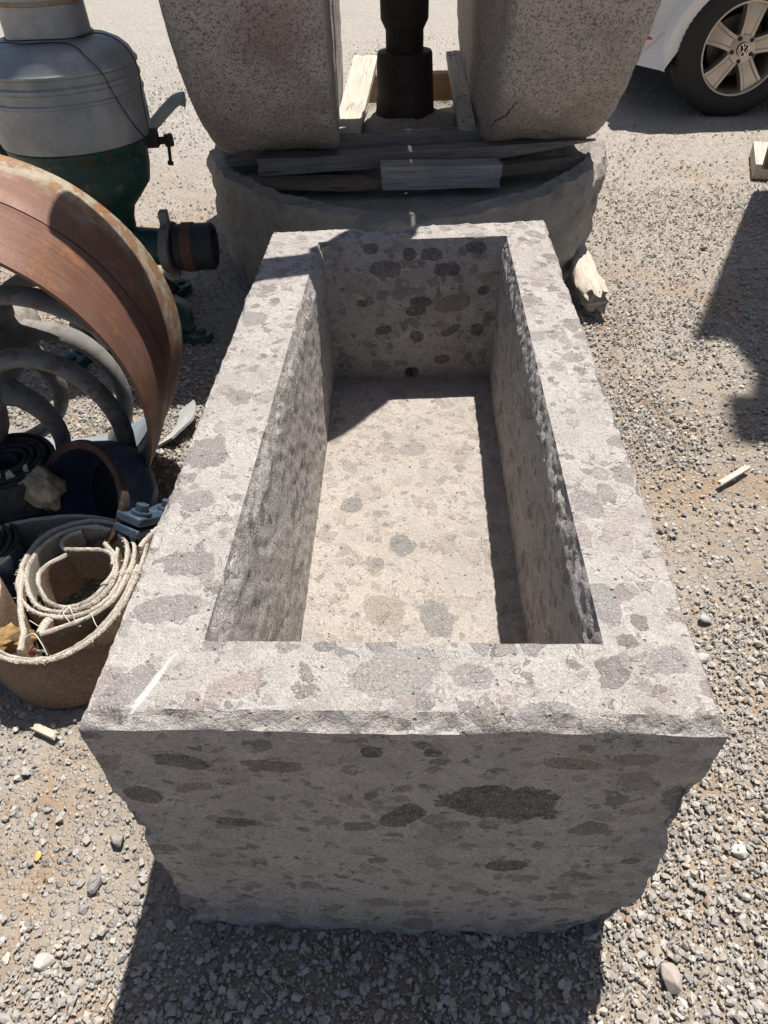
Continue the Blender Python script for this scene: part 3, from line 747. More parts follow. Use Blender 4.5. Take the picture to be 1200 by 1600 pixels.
# drain hole at the foot of the far inner wall
dh = np.hypot((V[:, 0] - 0.070), (V[:, 2] - 0.183))
sel = (G // 4 == 4) & (G % 4 == 2) & (dh < 0.014)
V[sel, 1] += 0.05 * np.clip(1.2 - (dh[sel] / 0.014) ** 4, 0, 1)
INCLUSIONS = [  # centre, radii, angle, plane, tone
    ((0.100, 0.315, 0.340), (0.066, 0.05, 0.034), 0.17, 'xz', (0.085, 0.08, 0.078)),
    ((0.008, 0.315, 0.310), (0.033, 0.05, 0.019), -0.95, 'xz', (0.115, 0.105, 0.098)),
    ((0.115, 0.31, 0.212), (0.028, 0.05, 0.013), -0.1, 'xz', (0.12, 0.112, 0.108)),
    ((-0.192, 0.32, 0.408), (0.028, 0.05, 0.013), 0.2, 'xz', (0.12, 0.11, 0.105)),
    ((-0.155, 0.31, 0.292), (0.025, 0.05, 0.010), 0.1, 'xz', (0.13, 0.12, 0.115)),
    ((-0.240, 0.32, 0.345), (0.020, 0.06, 0.022), 0.1, 'xz', (0.12, 0.11, 0.105)),
    ((-0.110, 0.31, 0.402), (0.033, 0.05, 0.011), 0.05, 'xz', (0.22, 0.165, 0.145)),
    ((0.160, 0.30, 0.41), (0.03, 0.05, 0.010), 0.05, 'xz', (0.34, 0.27, 0.20)),
    ((-0.018, 0.31, 0.43), (0.012, 0.05, 0.010), 0, 'xz', (0.12, 0.11, 0.11)),
    ((0.035, 0.31, 0.43), (0.010, 0.05, 0.008), 0, 'xz', (0.12, 0.11, 0.11)),
    ((-0.197, 1.046, 0.47), (0.026, 0.030, 0.04), 0, 'xy', (0.27, 0.25, 0.24)),
    ((-0.215, 0.700, 0.47), (0.032, 0.040, 0.03), 0.2, 'xy', (0.235, 0.22, 0.215)),
    ((-0.212, 0.611, 0.47), (0.024, 0.022, 0.03), 0.5, 'xy', (0.27, 0.25, 0.245)),
    ((-0.205, 0.512, 0.47), (0.034, 0.022, 0.03), -0.1, 'xy', (0.235, 0.22, 0.21)),
    ((-0.215, 0.452, 0.47), (0.042, 0.022, 0.03), 0.15, 'xy', (0.275, 0.255, 0.245)),
    ((-0.232, 0.362, 0.47), (0.018, 0.038, 0.03), -0.75, 'xy', (0.28, 0.255, 0.25)),
    ((-0.058, 0.402, 0.47), (0.015, 0.009, 0.03), 0, 'xy', (0.175, 0.165, 0.165)),
    ((0.008, 0.368, 0.47), (0.052, 0.032, 0.03), 0.3, 'xy', (0.325, 0.30, 0.285)),
    ((0.072, 0.362, 0.47), (0.022, 0.017, 0.03), -0.3, 'xy', (0.29, 0.27, 0.265)),
    ((0.226, 0.582, 0.47), (0.019, 0.030, 0.03), 0.35, 'xy', (0.28, 0.262, 0.255)),
    ((0.208, 0.440, 0.47), (0.018, 0.036, 0.05), 0.1, 'xy', (0.265, 0.25, 0.245)),
    ((0.278, 0.893, 0.47), (0.020, 0.017, 0.03), 0, 'xy', (0.29, 0.27, 0.265)),
    ((0.238, 0.960, 0.47), (0.016, 0.020, 0.03), 0, 'xy', (0.30, 0.28, 0.27)),
    ((0.248, 0.372, 0.47), (0.022, 0.018, 0.03), 0.2, 'xy', (0.29, 0.27, 0.265)),
    ((-0.137, 0.362, 0.47), (0.030, 0.018, 0.03), 0.2, 'xy', (0.40, 0.325, 0.295)),
    ((0.130, 0.325, 0.47), (0.030, 0.012, 0.03), 0, 'xy', (0.29, 0.27, 0.265)),
    ((0.150, 1.415, 0.47), (0.045, 0.014, 0.03), 0, 'xy', (0.33, 0.31, 0.29)),
    ((-0.056, 0.928, 0.17), (0.028, 0.026, 0.03), 0, 'xy', (0.225, 0.215, 0.205)),
    ((0.027, 0.826, 0.17), (0.023, 0.030, 0.03), 0.4, 'xy', (0.215, 0.205, 0.20)),
    ((-0.013, 0.788, 0.17), (0.013, 0.016, 0.03), 0, 'xy', (0.25, 0.235, 0.22)),
    ((0.073, 0.670, 0.17), (0.030, 0.044, 0.03), 0.25, 'xy', (0.235, 0.225, 0.215)),
    ((-0.005, 0.690, 0.17), (0.040, 0.038, 0.03), 0, 'xy', (0.35, 0.29, 0.24)),
    ((0.060, 1.083, 0.17), (0.035, 0.026, 0.03), 0.5, 'xy', (0.31, 0.285, 0.26)),
    ((0.140, 0.402, 0.44), (0.022, 0.10, 0.014), 0, 'xz', (0.13, 0.122, 0.118)),
    ((-0.007, 1.33, 0.455), (0.018, 0.05, 0.012), 0, 'xz', (0.10, 0.095, 0.092)),
    ((0.022, 1.33, 0.414), (0.034, 0.05, 0.020), 0, 'xz', (0.155, 0.145, 0.14)),
    ((0.066, 1.33, 0.441), (0.014, 0.05, 0.014), 0, 'xz', (0.09, 0.085, 0.085)),
    ((0.110, 1.33, 0.441), (0.024, 0.05, 0.015), 0, 'xz', (0.10, 0.095, 0.09)),
    ((0.140, 1.33, 0.410), (0.027, 0.05, 0.016), 0, 'xz', (0.085, 0.08, 0.08)),
    ((0.088, 1.33, 0.345), (0.026, 0.05, 0.013), 0.1, 'xz', (0.10, 0.09, 0.088)),
    ((0.080, 1.33, 0.325), (0.022, 0.05, 0.012), -0.1, 'xz', (0.09, 0.085, 0.083)),
    ((0.150, 1.33, 0.280), (0.026, 0.05, 0.010), -0.5, 'xz', (0.12, 0.09, 0.085)),
    ((0.080, 1.33, 0.270), (0.018, 0.05, 0.014), 0.3, 'xz', (0.13, 0.105, 0.10)),
    ((0.215, 1.33, 0.365), (0.015, 0.05, 0.012), 0, 'xz', (0.12, 0.105, 0.10)),
    ((0.205, 1.33, 0.280), (0.015, 0.05, 0.015), 0, 'xz', (0.14, 0.105, 0.095)),
    ((0.135, 1.33, 0.215), (0.020, 0.05, 0.012), 0, 'xz', (0.14, 0.11, 0.10)),
    ((0.195, 1.33, 0.450), (0.022, 0.05, 0.014), 0, 'xz', (0.12, 0.11, 0.105)),
    ((0.012, 1.33, 0.285), (0.020, 0.05, 0.012), 0, 'xz', (0.14, 0.115, 0.105)),
    ((-0.030, 1.33, 0.345), (0.014, 0.05, 0.009), 0, 'xz', (0.13, 0.115, 0.11)),
    ((0.155, 1.33, 0.340), (0.040, 0.05, 0.020), -0.2, 'xz', (0.36, 0.28, 0.20)),
]

Lm = np.full(len(V), 4.0); TN = np.full((len(V), 4), 0.25); TN[:, 3] = 1
for c, rr3, a, ax, tone in INCLUSIONS:
    d = V - np.array(c)
    ca, sa = math.cos(a), math.sin(a)
    tone = tuple(t_ * (0.95 if ax == 'xy' else 0.72) for t_ in tone)
    if ax == 'xy': rr3 = tuple(v_ * 0.9 for v_ in rr3)
    if ax == 'xz': d = np.stack([d[:, 0] * ca - d[:, 2] * sa, d[:, 1], d[:, 0] * sa + d[:, 2] * ca], -1)
    else: d = np.stack([d[:, 0] * ca + d[:, 1] * sa, -d[:, 0] * sa + d[:, 1] * ca, d[:, 2]], -1)
    q = np.abs(d / np.array(rr3)) ** 2.5
    l = q.sum(1) ** (1 / 2.5)
    better = l < Lm
    Lm = np.where(better, l, Lm); TN[better, :3] = tone
trough = mesh_obj('stone_trough', V, F, M['trough'], None, True, 50, None, TN)
at = trough.data.attributes.new('inclusion', 'FLOAT', 'POINT'); at.data.foreach_set('value', Lm.astype(np.float32))
tag(trough, 'long rectangular grey conglomerate stone trough with dark inclusions, standing on the gravel in the foreground', 'stone trough')

# grit lying in the trough, mostly swept to the far end and along the walls
ng = 900
gxx = rng.uniform(-0.11, 0.21, ng); gyy = 0.42 + 0.91 * rng.uniform(0, 1, ng) ** 0.45
kp = (rng.uniform(0, 1, ng) < 0.12) | (gyy > 1.24) | (np.abs(gxx - 0.045) > 0.125)
gxx, gyy = gxx[kp], gyy[kp]; ok = (gxx > -0.128 + 0.045 * (gyy - 0.42)) & (gxx < 0.178 + 0.052 * (gyy - 0.42)); gxx, gyy = gxx[ok], gyy[ok]
VV, FF, CC = [], [], []; off = 0
for q in range(len(gxx)):
    Vr, Fr = small_r[q % len(small_r)]
    sz = 0.0008 + 0.0022 * rng.uniform() ** 3; an = rng.uniform(0, 6.28)
    Rm = np.array([[math.cos(an), -math.sin(an), 0], [math.sin(an), math.cos(an), 0], [0, 0, 1]])
    VV.append((Vr * sz) @ Rm.T + np.array([gxx[q], gyy[q], 0.1708 + sz * 0.3])); FF.append(Fr + off); off += len(Vr)
    CC.append(np.tile([*(PAL[rng.integers(0, len(PAL))] * rng.uniform(0.4, 1.0)), 1.0], (len(Vr), 1)))
gt = mesh_obj('grit', np.concatenate(VV), np.concatenate(FF), M['gravel'], None, False, None, None, np.concatenate(CC))
tag(gt, 'fine grit and dust grains lying on the floor inside the stone trough', 'grit', None, 'stuff')

# ---------------------------------------------------------------- mill: round base
MC = (0.11, 2.48)
def basin_noise(P, rr, hh, tt):
    Q = P + np.array([MC[0], MC[1], 0])
    a = (tt + np.pi / 2) % (2 * np.pi); a = np.where(a > np.pi, a - 2 * np.pi, a)      # 0 = towards the camera
    n = fbm(Q, 16, 4, 71); nl = fbm(Q, 4, 3, 77)
    out = P.copy()
    wall = np.clip((rr - 0.50) / 0.08, 0, 1)
    dr = (0.022 * n + 0.016 * nl + 0.005 * fbm(Q, 60, 2, 79)) * wall
    s = (rr + dr) / np.maximum(rr, 1e-6)
    out[:, 0] *= s; out[:, 1] *= s
    top = np.clip((hh - 0.22) / 0.12, 0, 1)
    brk = np.exp(-((a - 0.02) / 0.42) ** 2) * 0.030 + 0.012 * np.clip(fbm(np.stack([np.cos(tt), np.sin(tt), 0 * tt], -1), 5, 3, 83), 0, 1)
    outer = np.clip((rr - 0.52) / 0.06, 0, 1)
    out[:, 2] -= top * outer * (brk + 0.016 * np.abs(fbm(Q, 18, 4, 91)))
    out[:, 2] += np.where(rr < 0.5, 0.004 * n, 0.0) + np.where(rr < 0.2, 0.016 * np.abs(fbm(Q, 20, 3, 95)), 0)
    return out
prof = densify([(0.595, -0.02), (0.612, 0.12), (0.622, 0.30), (0.612, 0.342), (0.575, 0.350), (0.548, 0.318), (0.50, 0.290), (0.30, 0.292), (0.21, 0.330), (0.16, 0.395), (0.10, 0.415), (0.001, 0.418)], 0.009)
base = empty('mill_base', (MC[0], MC[1], 0))
tag(base, 'round broken-rimmed stone mill base under the two upright millstones behind the trough', 'mill base')
lathe('basin', prof, M['basin'], base, 300, basin_noise, sharp=50)

# iron column standing in the middle of the basin
colm = empty('mill_column', (0.110, 2.50, 0.40))
tag(colm, 'dark iron centre column with flared socket rising between the two millstones', 'iron column')
def cz(v): return v - 0.40
lathe('socket', [(0.001, 0.0), (0.094, 0.0), (0.094, 0.012), (0.090, 0.03), (0.083, 0.175), (0.080, 0.182), (0.055, 0.184), (0.001, 0.184)], M['iron'], colm, 48)
lathe('shaft', [(0.001, 0.18), (0.056, 0.18), (0.056, 0.235), (0.070, 0.262), (0.071, 0.345), (0.079, 0.348), (0.079, 0.372), (0.066, 0.376), (0.060, 0.52), (0.050, 0.56), (0.050, 1.0), (0.001, 1.0)], M['iron'], colm, 48)
mb = MB(); mb.tube(catmull([(0.04, 0.05, 0.94), (0.05, -0.35, 0.94), (0.058, -0.80, 0.94), (0.018, -0.90, 0.94), (-0.052, -0.976, 0.94), (-0.172, -1.008, 0.94), (-0.35, -1.04, 0.94), (-0.50, -1.06, 0.94)], 6),
               [0.115] * 9 + [0.085] * 4 + [0.068] * 12 + [0.045] * 6 + [0.058] * 6 + [0.066] * 6, 12)
mb.obj('shadow_arm', M['wood_brown'], colm)  # added unseen arm, bent so its shadow bands the trough and pulley
mb = MB(); mb.box((-0.42, -0.11, 1.78), (1.30, 0.21, 0.16), 0, Matrix.Rotation(R(4), 4, 'Z')); mb.obj('shade_beam', M['wood_brown'], colm, bevel=0.01)  # added unseen beam that keeps the pump hood in shade
mb = MB(); mb.cyl((0, 0, 0.95), (0, 0, 1.74), 0.050, n=24); mb.obj('upper_shaft', M['iron'], colm)
mb = MB(); mb.cyl((-0.66, 0, 0.59), (0.62, 0, 0.59), 0.032, n=20)
mb.obj('axle', M['iron'], colm)

def stone_noise(seed, shift):
    def f(P, rr, hh, tt):
        Q = P + shift
        n = fbm(Q, 40, 4, seed); nl = fbm(Q, 5, 3, seed + 5)
        out = P.copy()
        w = np.clip(rr / 0.5, 0, 1)
        s = (rr + w * (0.0065 * n + 0.010 * nl + 0.004 * np.minimum(0, fbm(Q, 26, 3, seed + 9) + 0.1) * 3)) / np.maximum(rr, 1e-6)
        out[:, 0] *= s; out[:, 1] *= s
        out[:, 2] += 0.004 * n + 0.005 * nl
        return out
    return f
def millstone(name, xa, xb, r, zb, y, label, mat, ra, rb, seed, rota=0.0):
    w = xb - xa
    def arc(cx, cr, ra_, a0, a1, k=6):
        return [(cr + ra_ * math.sin(a0 + (a1 - a0) * q / k), cx + ra_ * math.cos(a0 + (a1 - a0) * q / k)) for q in range(k + 1)]
    p = [(0.055, ra * 0.3), (0.10, 0.0), (r - ra, 0.0)] + arc(ra, r - ra, ra, math.pi, math.pi / 2)[1:] + arc(w - rb, r - rb, rb, math.pi / 2, 0)[0:] + [(0.10, w), (0.055, w - 0.01)]
    o = lathe(name, densify(p, 0.016), mat, None, 260, stone_noise(seed, np.array([seed, 1.0, 0.0])), axis='X', sharp=50, closed=True)
    o.location = (xa, y, zb + r); o.rotation_euler = (0, 0, rota)
    # shift mesh material space: object coords are local, fine
    tag(o, label, 'millstone', 'upright millstones on the round mill base')
    return o
ms1 = millstone('millstone', -0.458, -0.092, 0.66, 0.334, 2.505, 'left upright millstone of reddish grey granite with a rusty brown stain on its tread', M['mill'], 0.055, 0.026, 101)
ms2 = millstone('millstone', 0.318, 0.662, 0.66, 0.338, 2.505, 'right upright millstone of paler speckled granite with a dark crack, nearer the white car', M['mill2'], 0.035, 0.055, 131)

# ---------------------------------------------------------------- timber pieces
BOARD_M = [None]
def board(name, L, W, T, a, b_dir, mat, label, cat='board', group=None, upv=(0, 0, 1), taper=None, seed=1, rough=0.0012, parent=None, ends=0.004, roll=0.0):
    """board starts at a, runs along b_dir; grain along local X"""
    nl, nw, nt = max(8, int(L / 0.012)), max(3, int(W / 0.014)), max(2, int(T / 0.012))
    VV, FF = [], []; off = 0
    def face(fn, nu, nv):
        nonlocal off
        for j in range(nv + 1):
            for i_ in range(nu + 1): VV.append(fn(i_ / nu, j / nv))
        for j in range(nv):
            for i_ in range(nu):
                q = off + j * (nu + 1) + i_
                FF.append((q, q + 1, q + nu + 2, q + nu + 1))
        off += (nu + 1) * (nv + 1)
    face(lambda u, v: (u, v, 1), nl, nw); face(lambda u, v: (u, 1 - v, 0), nl, nw)
    face(lambda u, v: (u, 0, v), nl, nt); face(lambda u, v: (1 - u, 1, v), nl, nt)
    face(lambda u, v: (0, 1 - u, v), nw, nt); face(lambda u, v: (1, u, v), nw, nt)
    P = np.array(VV, float); F = np.array(FF)
    key = np.round(P * 1e5).astype(np.int64)
    _, fi, inv = np.unique(key, axis=0, return_index=True, return_inverse=True)
    P = P[fi]; F = inv.ravel()[F]
    U = P.copy()
    w = np.full(len(U), float(W)); t = np.full(len(U), float(T)); yo = np.zeros(len(U)); zo = np.zeros(len(U))
    if taper is not None:
        w, t, yo, zo = taper(U[:, 0], w, t)
    ln = L + ends * vnoise(np.stack([U[:, 1] * 9, U[:, 2] * 3, 0 * U[:, 0]], -1), 2.0, seed) * (U[:, 0] > 0.5)
    st = ends * vnoise(np.stack([U[:, 1] * 9, U[:, 2] * 3, 0 * U[:, 0] + 5], -1), 2.0, seed) * (U[:, 0] < 0.5)
    P = np.stack([U[:, 0] * ln + st, (U[:, 1] - 0.5) * w + yo, (U[:, 2] - 0.5) * t + zo], -1)
    C0 = P - np.array([0, 0, 0]); nrm = np.stack([0 * U[:, 0], (U[:, 1] - 0.5) * 2, (U[:, 2] - 0.5) * 2], -1)
    nn = fbm(np.stack([P[:, 0] * 8, P[:, 1] * 90, P[:, 2] * 90], -1), 1.0, 3, seed + 3)
    nb = fbm(np.stack([P[:, 0] * 5, P[:, 1] * 8 + seed, P[:, 2] * 8], -1), 1.0, 2, seed + 8)
    P = P + nrm * (rough * nn + rough * 1.6 * nb)[:, None]
    o = mesh_obj(name, P, F, mat, parent, True, 38)
    d = Vector(b_dir).normalized(); u_ = Vector(upv); side = u_.cross(d).normalized(); u2 = d.cross(side)
    mm = Matrix((d, side, u2)).transposed().to_4x4()
    BOARD_M[0] = Matrix.Translation(Vector(a)) @ mm @ Matrix.Rotation(roll, 4, 'X')
    o.matrix_world = BOARD_M[0]
    if label: tag(o, label, cat, group)
    return o

gp = 'old timbers lying across the mill basin'
# dark beam on edge from left to right behind the others
board('timber_beam', 0.78, 0.030, 0.062, (-0.425, 2.27, 0.373), (0.78, 0.035, 0.022), M['wood_dark'], 'long dark timber beam wedged under the two millstones across the mill basin', 'timber beam', gp, seed=3, roll=-0.25)
board('timber_beam', 0.215, 0.030, 0.060, (0.335, 2.284, 0.396), (0.215, 0.006, 0.005), M['wood_grey'], 'short lighter grey timber end under the right millstone, continuing the dark beam', 'timber beam', gp, seed=5, roll=-0.25)
def tp_b(u, w, t):
    k = np.clip((u - 0.60) / 0.40, 0, 1)
    return w * (1 - 0.85 * k), t * (1 - 0.93 * k), 0 * u, 0.018 * k
board('timber_plank', 0.97, 0.060, 0.042, (-0.325, 2.195, 0.366), (0.97, 0.020, 0.012), M['wood_dark'], 'long plank split to a sharp point at its right end, lying across the mill basin', 'plank', gp, taper=tp_b, seed=7, rough=0.002)
def tp_c(u, w, t):
    k = np.clip((u - 0.55) / 0.45, 0, 1)
    return w * (1 - 0.75 * k ** 2), t, 0 * u, 0 * u
board('timber_plank', 0.42, 0.075, 0.020, (-0.370, 2.165, 0.333), (0.42, -0.045, -0.008), M['wood_brown'], 'reddish brown plank lying lowest inside the left rim of the mill basin', 'plank', gp, taper=tp_c, seed=9, rough=0.003)
board('timber_block', 0.335, 0.062, 0.060, (0.025, 2.112, 0.350), (0.335, 0.012, -0.008), M['wood_grey'], 'short weathered grey timber block with deep cracks, nearest the chipped basin rim', 'timber block', gp, seed=11, rough=0.002)
board('timber_plank', 0.34, 0.05, 0.030, (0.24, 2.150, 0.338), (0.34, 0.055, 0.004), M['wood_brown'], 'splintered brown plank end behind the short grey block on the right of the basin', 'plank', gp, taper=tp_c, seed=13, rough=0.003)
gb = 'pale boards beside the iron column'
b1 = board('pale_board', 0.70, 0.082, 0.020, (-0.070, 2.285, 0.418), (0.060, 0.66, 0.060), M['wood_pale'], 'pale pine board lying on the timbers to the left of the iron column', 'board', gb, seed=15)
b2 = board('pale_board', 0.68, 0.050, 0.020, (0.281, 2.290, 0.420), (0.020, 0.64, 0.065), M['wood_pale'], 'narrow pale board with nails and a split end right of the iron column', 'board', gb, seed=17)
for (u, w) in ((0.012, 0.010), (0.05, -0.012), (0.62, 0.012), (0.64, -0.008), (0.655, 0.014), (0.63, 0.0), (0.22, 0.006), (0.225, -0.010)):
    mb = MB(); mb.cyl((u, w, 0.0105), (u, w, 0.0125), 0.0028, n=8); mb.obj('nail', M['iron'], b2)
board('cross_timber', 0.44, 0.05, 0.085, (-0.07, 2.945, 0.395), (0.44, 0.0, 0.0), M['wood_orange'], 'square cut orange-brown timber crossing behind the iron column', 'timber', None, seed=19)

# ---------------------------------------------------------------- rusty belt pulley
pu = empty('belt_pulley', (-0.722, 1.185, 0.333), (R(4), 0, R(-1)))
tag(pu, 'large rusty flat-belt pulley wheel with curved grey spokes standing left of the trough', 'pulley wheel')
RW, HW = 0.327, 0.150
oprof = []
for k in range(25):
    h = -HW + 2 * HW * k / 24
    u = (abs(h) - HW / 2) / (HW / 2)
    r = RW - 0.004 * u * u - (0.003 if abs(h) < 0.004 else 0)
    oprof.append((r, h))
oprof = [p for p in oprof if abs(p[1]) > 0.008]
half = len(oprof) // 2
oprof = oprof[:half] + [(RW - 0.006, -0.0018), (RW - 0.014, -0.0012), (RW - 0.014, 0.0012), (RW - 0.006, 0.0018)] + oprof[half:]
iprof = [(RW - 0.010, HW), (RW - 0.022, HW * 0.5), (RW - 0.022, 0.004), (RW - 0.017, 0.002), (RW - 0.017, -0.002), (RW - 0.022, -0.004), (RW - 0.022, -HW * 0.5), (RW - 0.010, -HW)]
pp = oprof + iprof; no = len(oprof)
def rimn(P, rr, hh, tt):
    out = P.copy(); n = vnoise(P, 9, 5); out[:, 0] *= 1 + 0.004 * n; out[:, 1] *= 1 + 0.004 * n
    out[:, 2] += 0.002 * vnoise(P, 14, 6)
    return out
lathe('rim', pp, [M['rim'], M['rim_in']], pu, 160, rimn, axis='Y', sharp=30, closed=True, midx=lambda q: 0 if (q < no or q == len(pp) - 1) else 1)
lathe('hub', [(0.025, -0.14), (0.050, -0.14), (0.054, -0.13), (0.054, 0.13), (0.050, 0.14), (0.025, 0.14)], M['spoke'], pu, 40, None, axis='Y', closed=True)
def spoke(y, th0, th1, name='spoke'):
    pts = []
    a = R(th0); b = R(th1)
    for q in range(15):
        t = q / 14
        ang = a + (b - a) * (t ** 1.15)
        rad = 0.045 + (RW - 0.080) * (t ** 0.78)
        pts.append((math.cos(ang) * rad, y, math.sin(ang) * rad))
    rr_ = [0.0165 - 0.003 * math.sin(math.pi * q / 14) + (0.006 if q in (0, 14) else 0) for q in range(15)]
    mb = MB(); mb.tube(pts, rr_, 12, upv=(0, 1, 0), flat=1.6)
    return mb.obj(name, M['spoke'], pu)
for k in range(6):
    spoke(-0.070, 100 + 60 * k, 100 + 60 * k - 82)
    spoke(0.075, 75 + 60 * k, 75 + 60 * k - 75)

# ---------------------------------------------------------------- green pump with galvanised hood
pm = empty('hand_pump', (-0.725, 1.95, 0))
tag(pm, 'dark green cast pump with grey galvanised dome hood behind the rusty pulley', 'pump')
def dent(P, rr, hh, tt):
    out = P.copy(); n = vnoise(P, 7, 12); out[:, 0] *= 1 + 0.008 * n; out[:, 1] *= 1 + 0.008 * n
    return out
hp = [(0.172, 0.520), (0.1775, 0.520), (0.179, 0.530), (0.180, 0.560), (0.1795, 0.612), (0.1825, 0.614), (0.1825, 0.619), (0.179, 0.622), (0.1785, 0.640), (0.1815, 0.643), (0.1815, 0.650),
      (0.1775, 0.654), (0.1770, 0.668), (0.1815, 0.671), (0.1815, 0.676), (0.176, 0.681), (0.168, 0.697), (0.152, 0.711), (0.128, 0.722), (0.098, 0.727)]
hood = lathe('hood', densify(hp, 0.012), M['galv'], pm, 96, dent, sharp=40)
hood['label'] = 'grey galvanised dome hood with pressed bands'
lathe('neck', densify([(0.098, 0.722), (0.094, 0.730), (0.0925, 0.792)], 0.012), M['galv'], pm, 72, dent)
lathe('seam_band', [(0.0925, 0.790), (0.0955, 0.792), (0.0955, 0.799), (0.093, 0.800)], M['galv_rust'], pm, 72, dent)
lathe('cap', densify([(0.094, 0.798), (0.0945, 0.824), (0.098, 0.828), (0.098, 0.840), (0.090, 0.852), (0.070, 0.862), (0.001, 0.870)], 0.012), M['galv'], pm, 72, dent)
gb_ = [(0.001, 0.528), (0.168, 0.526), (0.174, 0.514), (0.170, 0.500), (0.160, 0.488), (0.156, 0.44), (0.148, 0.405), (0.122, 0.375), (0.094, 0.345), (0.084, 0.315), (0.080, 0.25), (0.086, 0.18), (0.100, 0.10), (0.130, 0.055), (0.175, 0.03), (0.178, 0.0)]
lathe('body', densify(gb_, 0.014), M['green'], pm, 72, dent)
mb = MB()
mb.cyl((0.05, -0.02, 0.250), (0.170, -0.035, 0.247), 0.050, 0.046, n=28)
mb.obj('outlet', M['green'], pm)
mb = MB(); mb.cyl((0.162, -0.034, 0.247), (0.186, -0.037, 0.246), 0.066, n=32); mb.box((0.174, -0.035, 0.315), (0.022, 0.030, 0.055)); mb.box((0.174, -0.035, 0.190), (0.022, 0.030, 0.05))
mb.obj('flange', M['spoke'], pm, bevel=0.003)
lathe('end_cap', [(0.001, 0), (0.052, 0), (0.058, 0.004), (0.060, 0.02), (0.063, 0.024), (0.063, 0.052), (0.060, 0.056), (0.060, 0.098), (0.055, 0.104), (0.045, 0.104), (0.043, 0.085), (0.001, 0.085)],
      [M['rubber'], M['rustbolt']], pm, 48, None, axis='X', midx=lambda q: 1 if q == 4 else 0, loc=(0.190, -0.037, 0.246))
for a in (-25, 65, 155, 245):
    ca, sa = math.cos(R(a)), math.sin(R(a))
    mb = MB()
    mt = Matrix.Translation((0.195 * ca, 0.195 * sa, 0.014)) @ Matrix.Rotation(R(a), 4, 'Z')
    mb.box((0, 0, 0), (0.10, 0.060, 0.026), 0, mt); mb.cyl((0.05, 0, -0.0135), (0.05, 0, 0.015), 0.034, n=24, mat=mt)
    f = mb.obj('foot', M['green'], pm)
    mb = MB(); mb.cyl((0.055, 0, 0.0152), (0.055, 0, 0.022), 0.013, n=6, mat=mt); mb.obj('foot_bolt', M['iron'], f)
    mb = MB(); w_ = 0.020
    V = [(0.07, -w_, 0.22), (0.07, w_, 0.22), (0.135, -w_, 0.12), (0.135, w_, 0.12), (0.225, -w_, 0.03), (0.225, w_, 0.03), (0.07, -w_, 0.03), (0.07, w_, 0.03)]
    mb.add(V, [(0, 2, 4, 6), (1, 7, 5, 3), (0, 1, 3, 2), (2, 3, 5, 4), (4, 5, 7, 6), (6, 7, 1, 0)], 0, Matrix.Rotation(R(a), 4, 'Z'))
    mb.obj('rib', M['green'], pm, bevel=0.006)
# clamp screws on the collar
for a in (3, 187):
    mt = Matrix.Rotation(R(a), 4, 'Z')
    mb = MB()
    mb.box((0.178, 0, 0.505), (0.030, 0.030, 0.040), 0, mt); mb.cyl((0.19, 0, 0.498), (0.228, 0, 0.498), 0.009, n=10, mat=mt)
    mb.cyl((0.218, 0, 0.485), (0.218, 0, 0.511), 0.012, n=8, mat=mt); mb.cyl((0.217, -0.004, 0.50), (0.213, -0.010, 0.450), 0.0045, n=8, mat=mt); mb.cyl((0.2135, -0.010, 0.452), (0.2115, -0.011, 0.443), 0.008, n=8, mat=mt)
    mb.obj('clamp_screw', M['iron'], pm, bevel=0.0015)
# tie wire over the hood
wpts = [(-0.16, -0.09, 0.668), (-0.12, -0.10, 0.722), (-0.07, -0.095, 0.730), (-0.02, -0.105, 0.728), (0.04, -0.10, 0.728), (0.085, -0.105, 0.722), (0.115, -0.125, 0.700), (0.137, -0.123, 0.672), (0.150, -0.108, 0.620), (0.166, -0.08, 0.56), (0.178, -0.04, 0.515)]
mb = MB(); mb.tube(catmull(wpts, 5), 0.0012, 6); mb.obj('tie_wire', M['wire'], pm)
w2 = [(0.085, -0.062, 0.732), (0.115, -0.01, 0.730), (0.150, 0.0, 0.715), (0.176, -0.005, 0.690), (0.186, -0.01, 0.650), (0.184, -0.02, 0.60), (0.184, -0.025, 0.54), (0.182, -0.03, 0.512)]
mb = MB(); mb.tube(catmull(w2, 5), 0.0014, 6); mb.obj('tie_wire', M['wire'], pm)
w3 = [(0.0965 * math.cos(a), 0.0965 * math.sin(a), 0.731 + 0.002 * math.sin(3 * a)) for a in np.linspace(0, 2 * math.pi, 40)]
mb = MB(); mb.tube(w3, 0.0012, 6); mb.obj('tie_wire', M['wire'], pm)
# faded pipe spout at the back
sp_pts = [(0.05, 0.12, 0.42), (0.12, 0.14, 0.478), (0.165, 0.148, 0.514), (0.205, 0.150, 0.546), (0.226, 0.150, 0.558), (0.244, 0.150, 0.558)]
mb = MB(); mb.tube(catmull(sp_pts, 5), [0.0145] * 20 + [0.0145, 0.015, 0.0155, 0.0165, 0.0175, 0.0185], 16); mb.obj('spout', M['pipe'], pm)

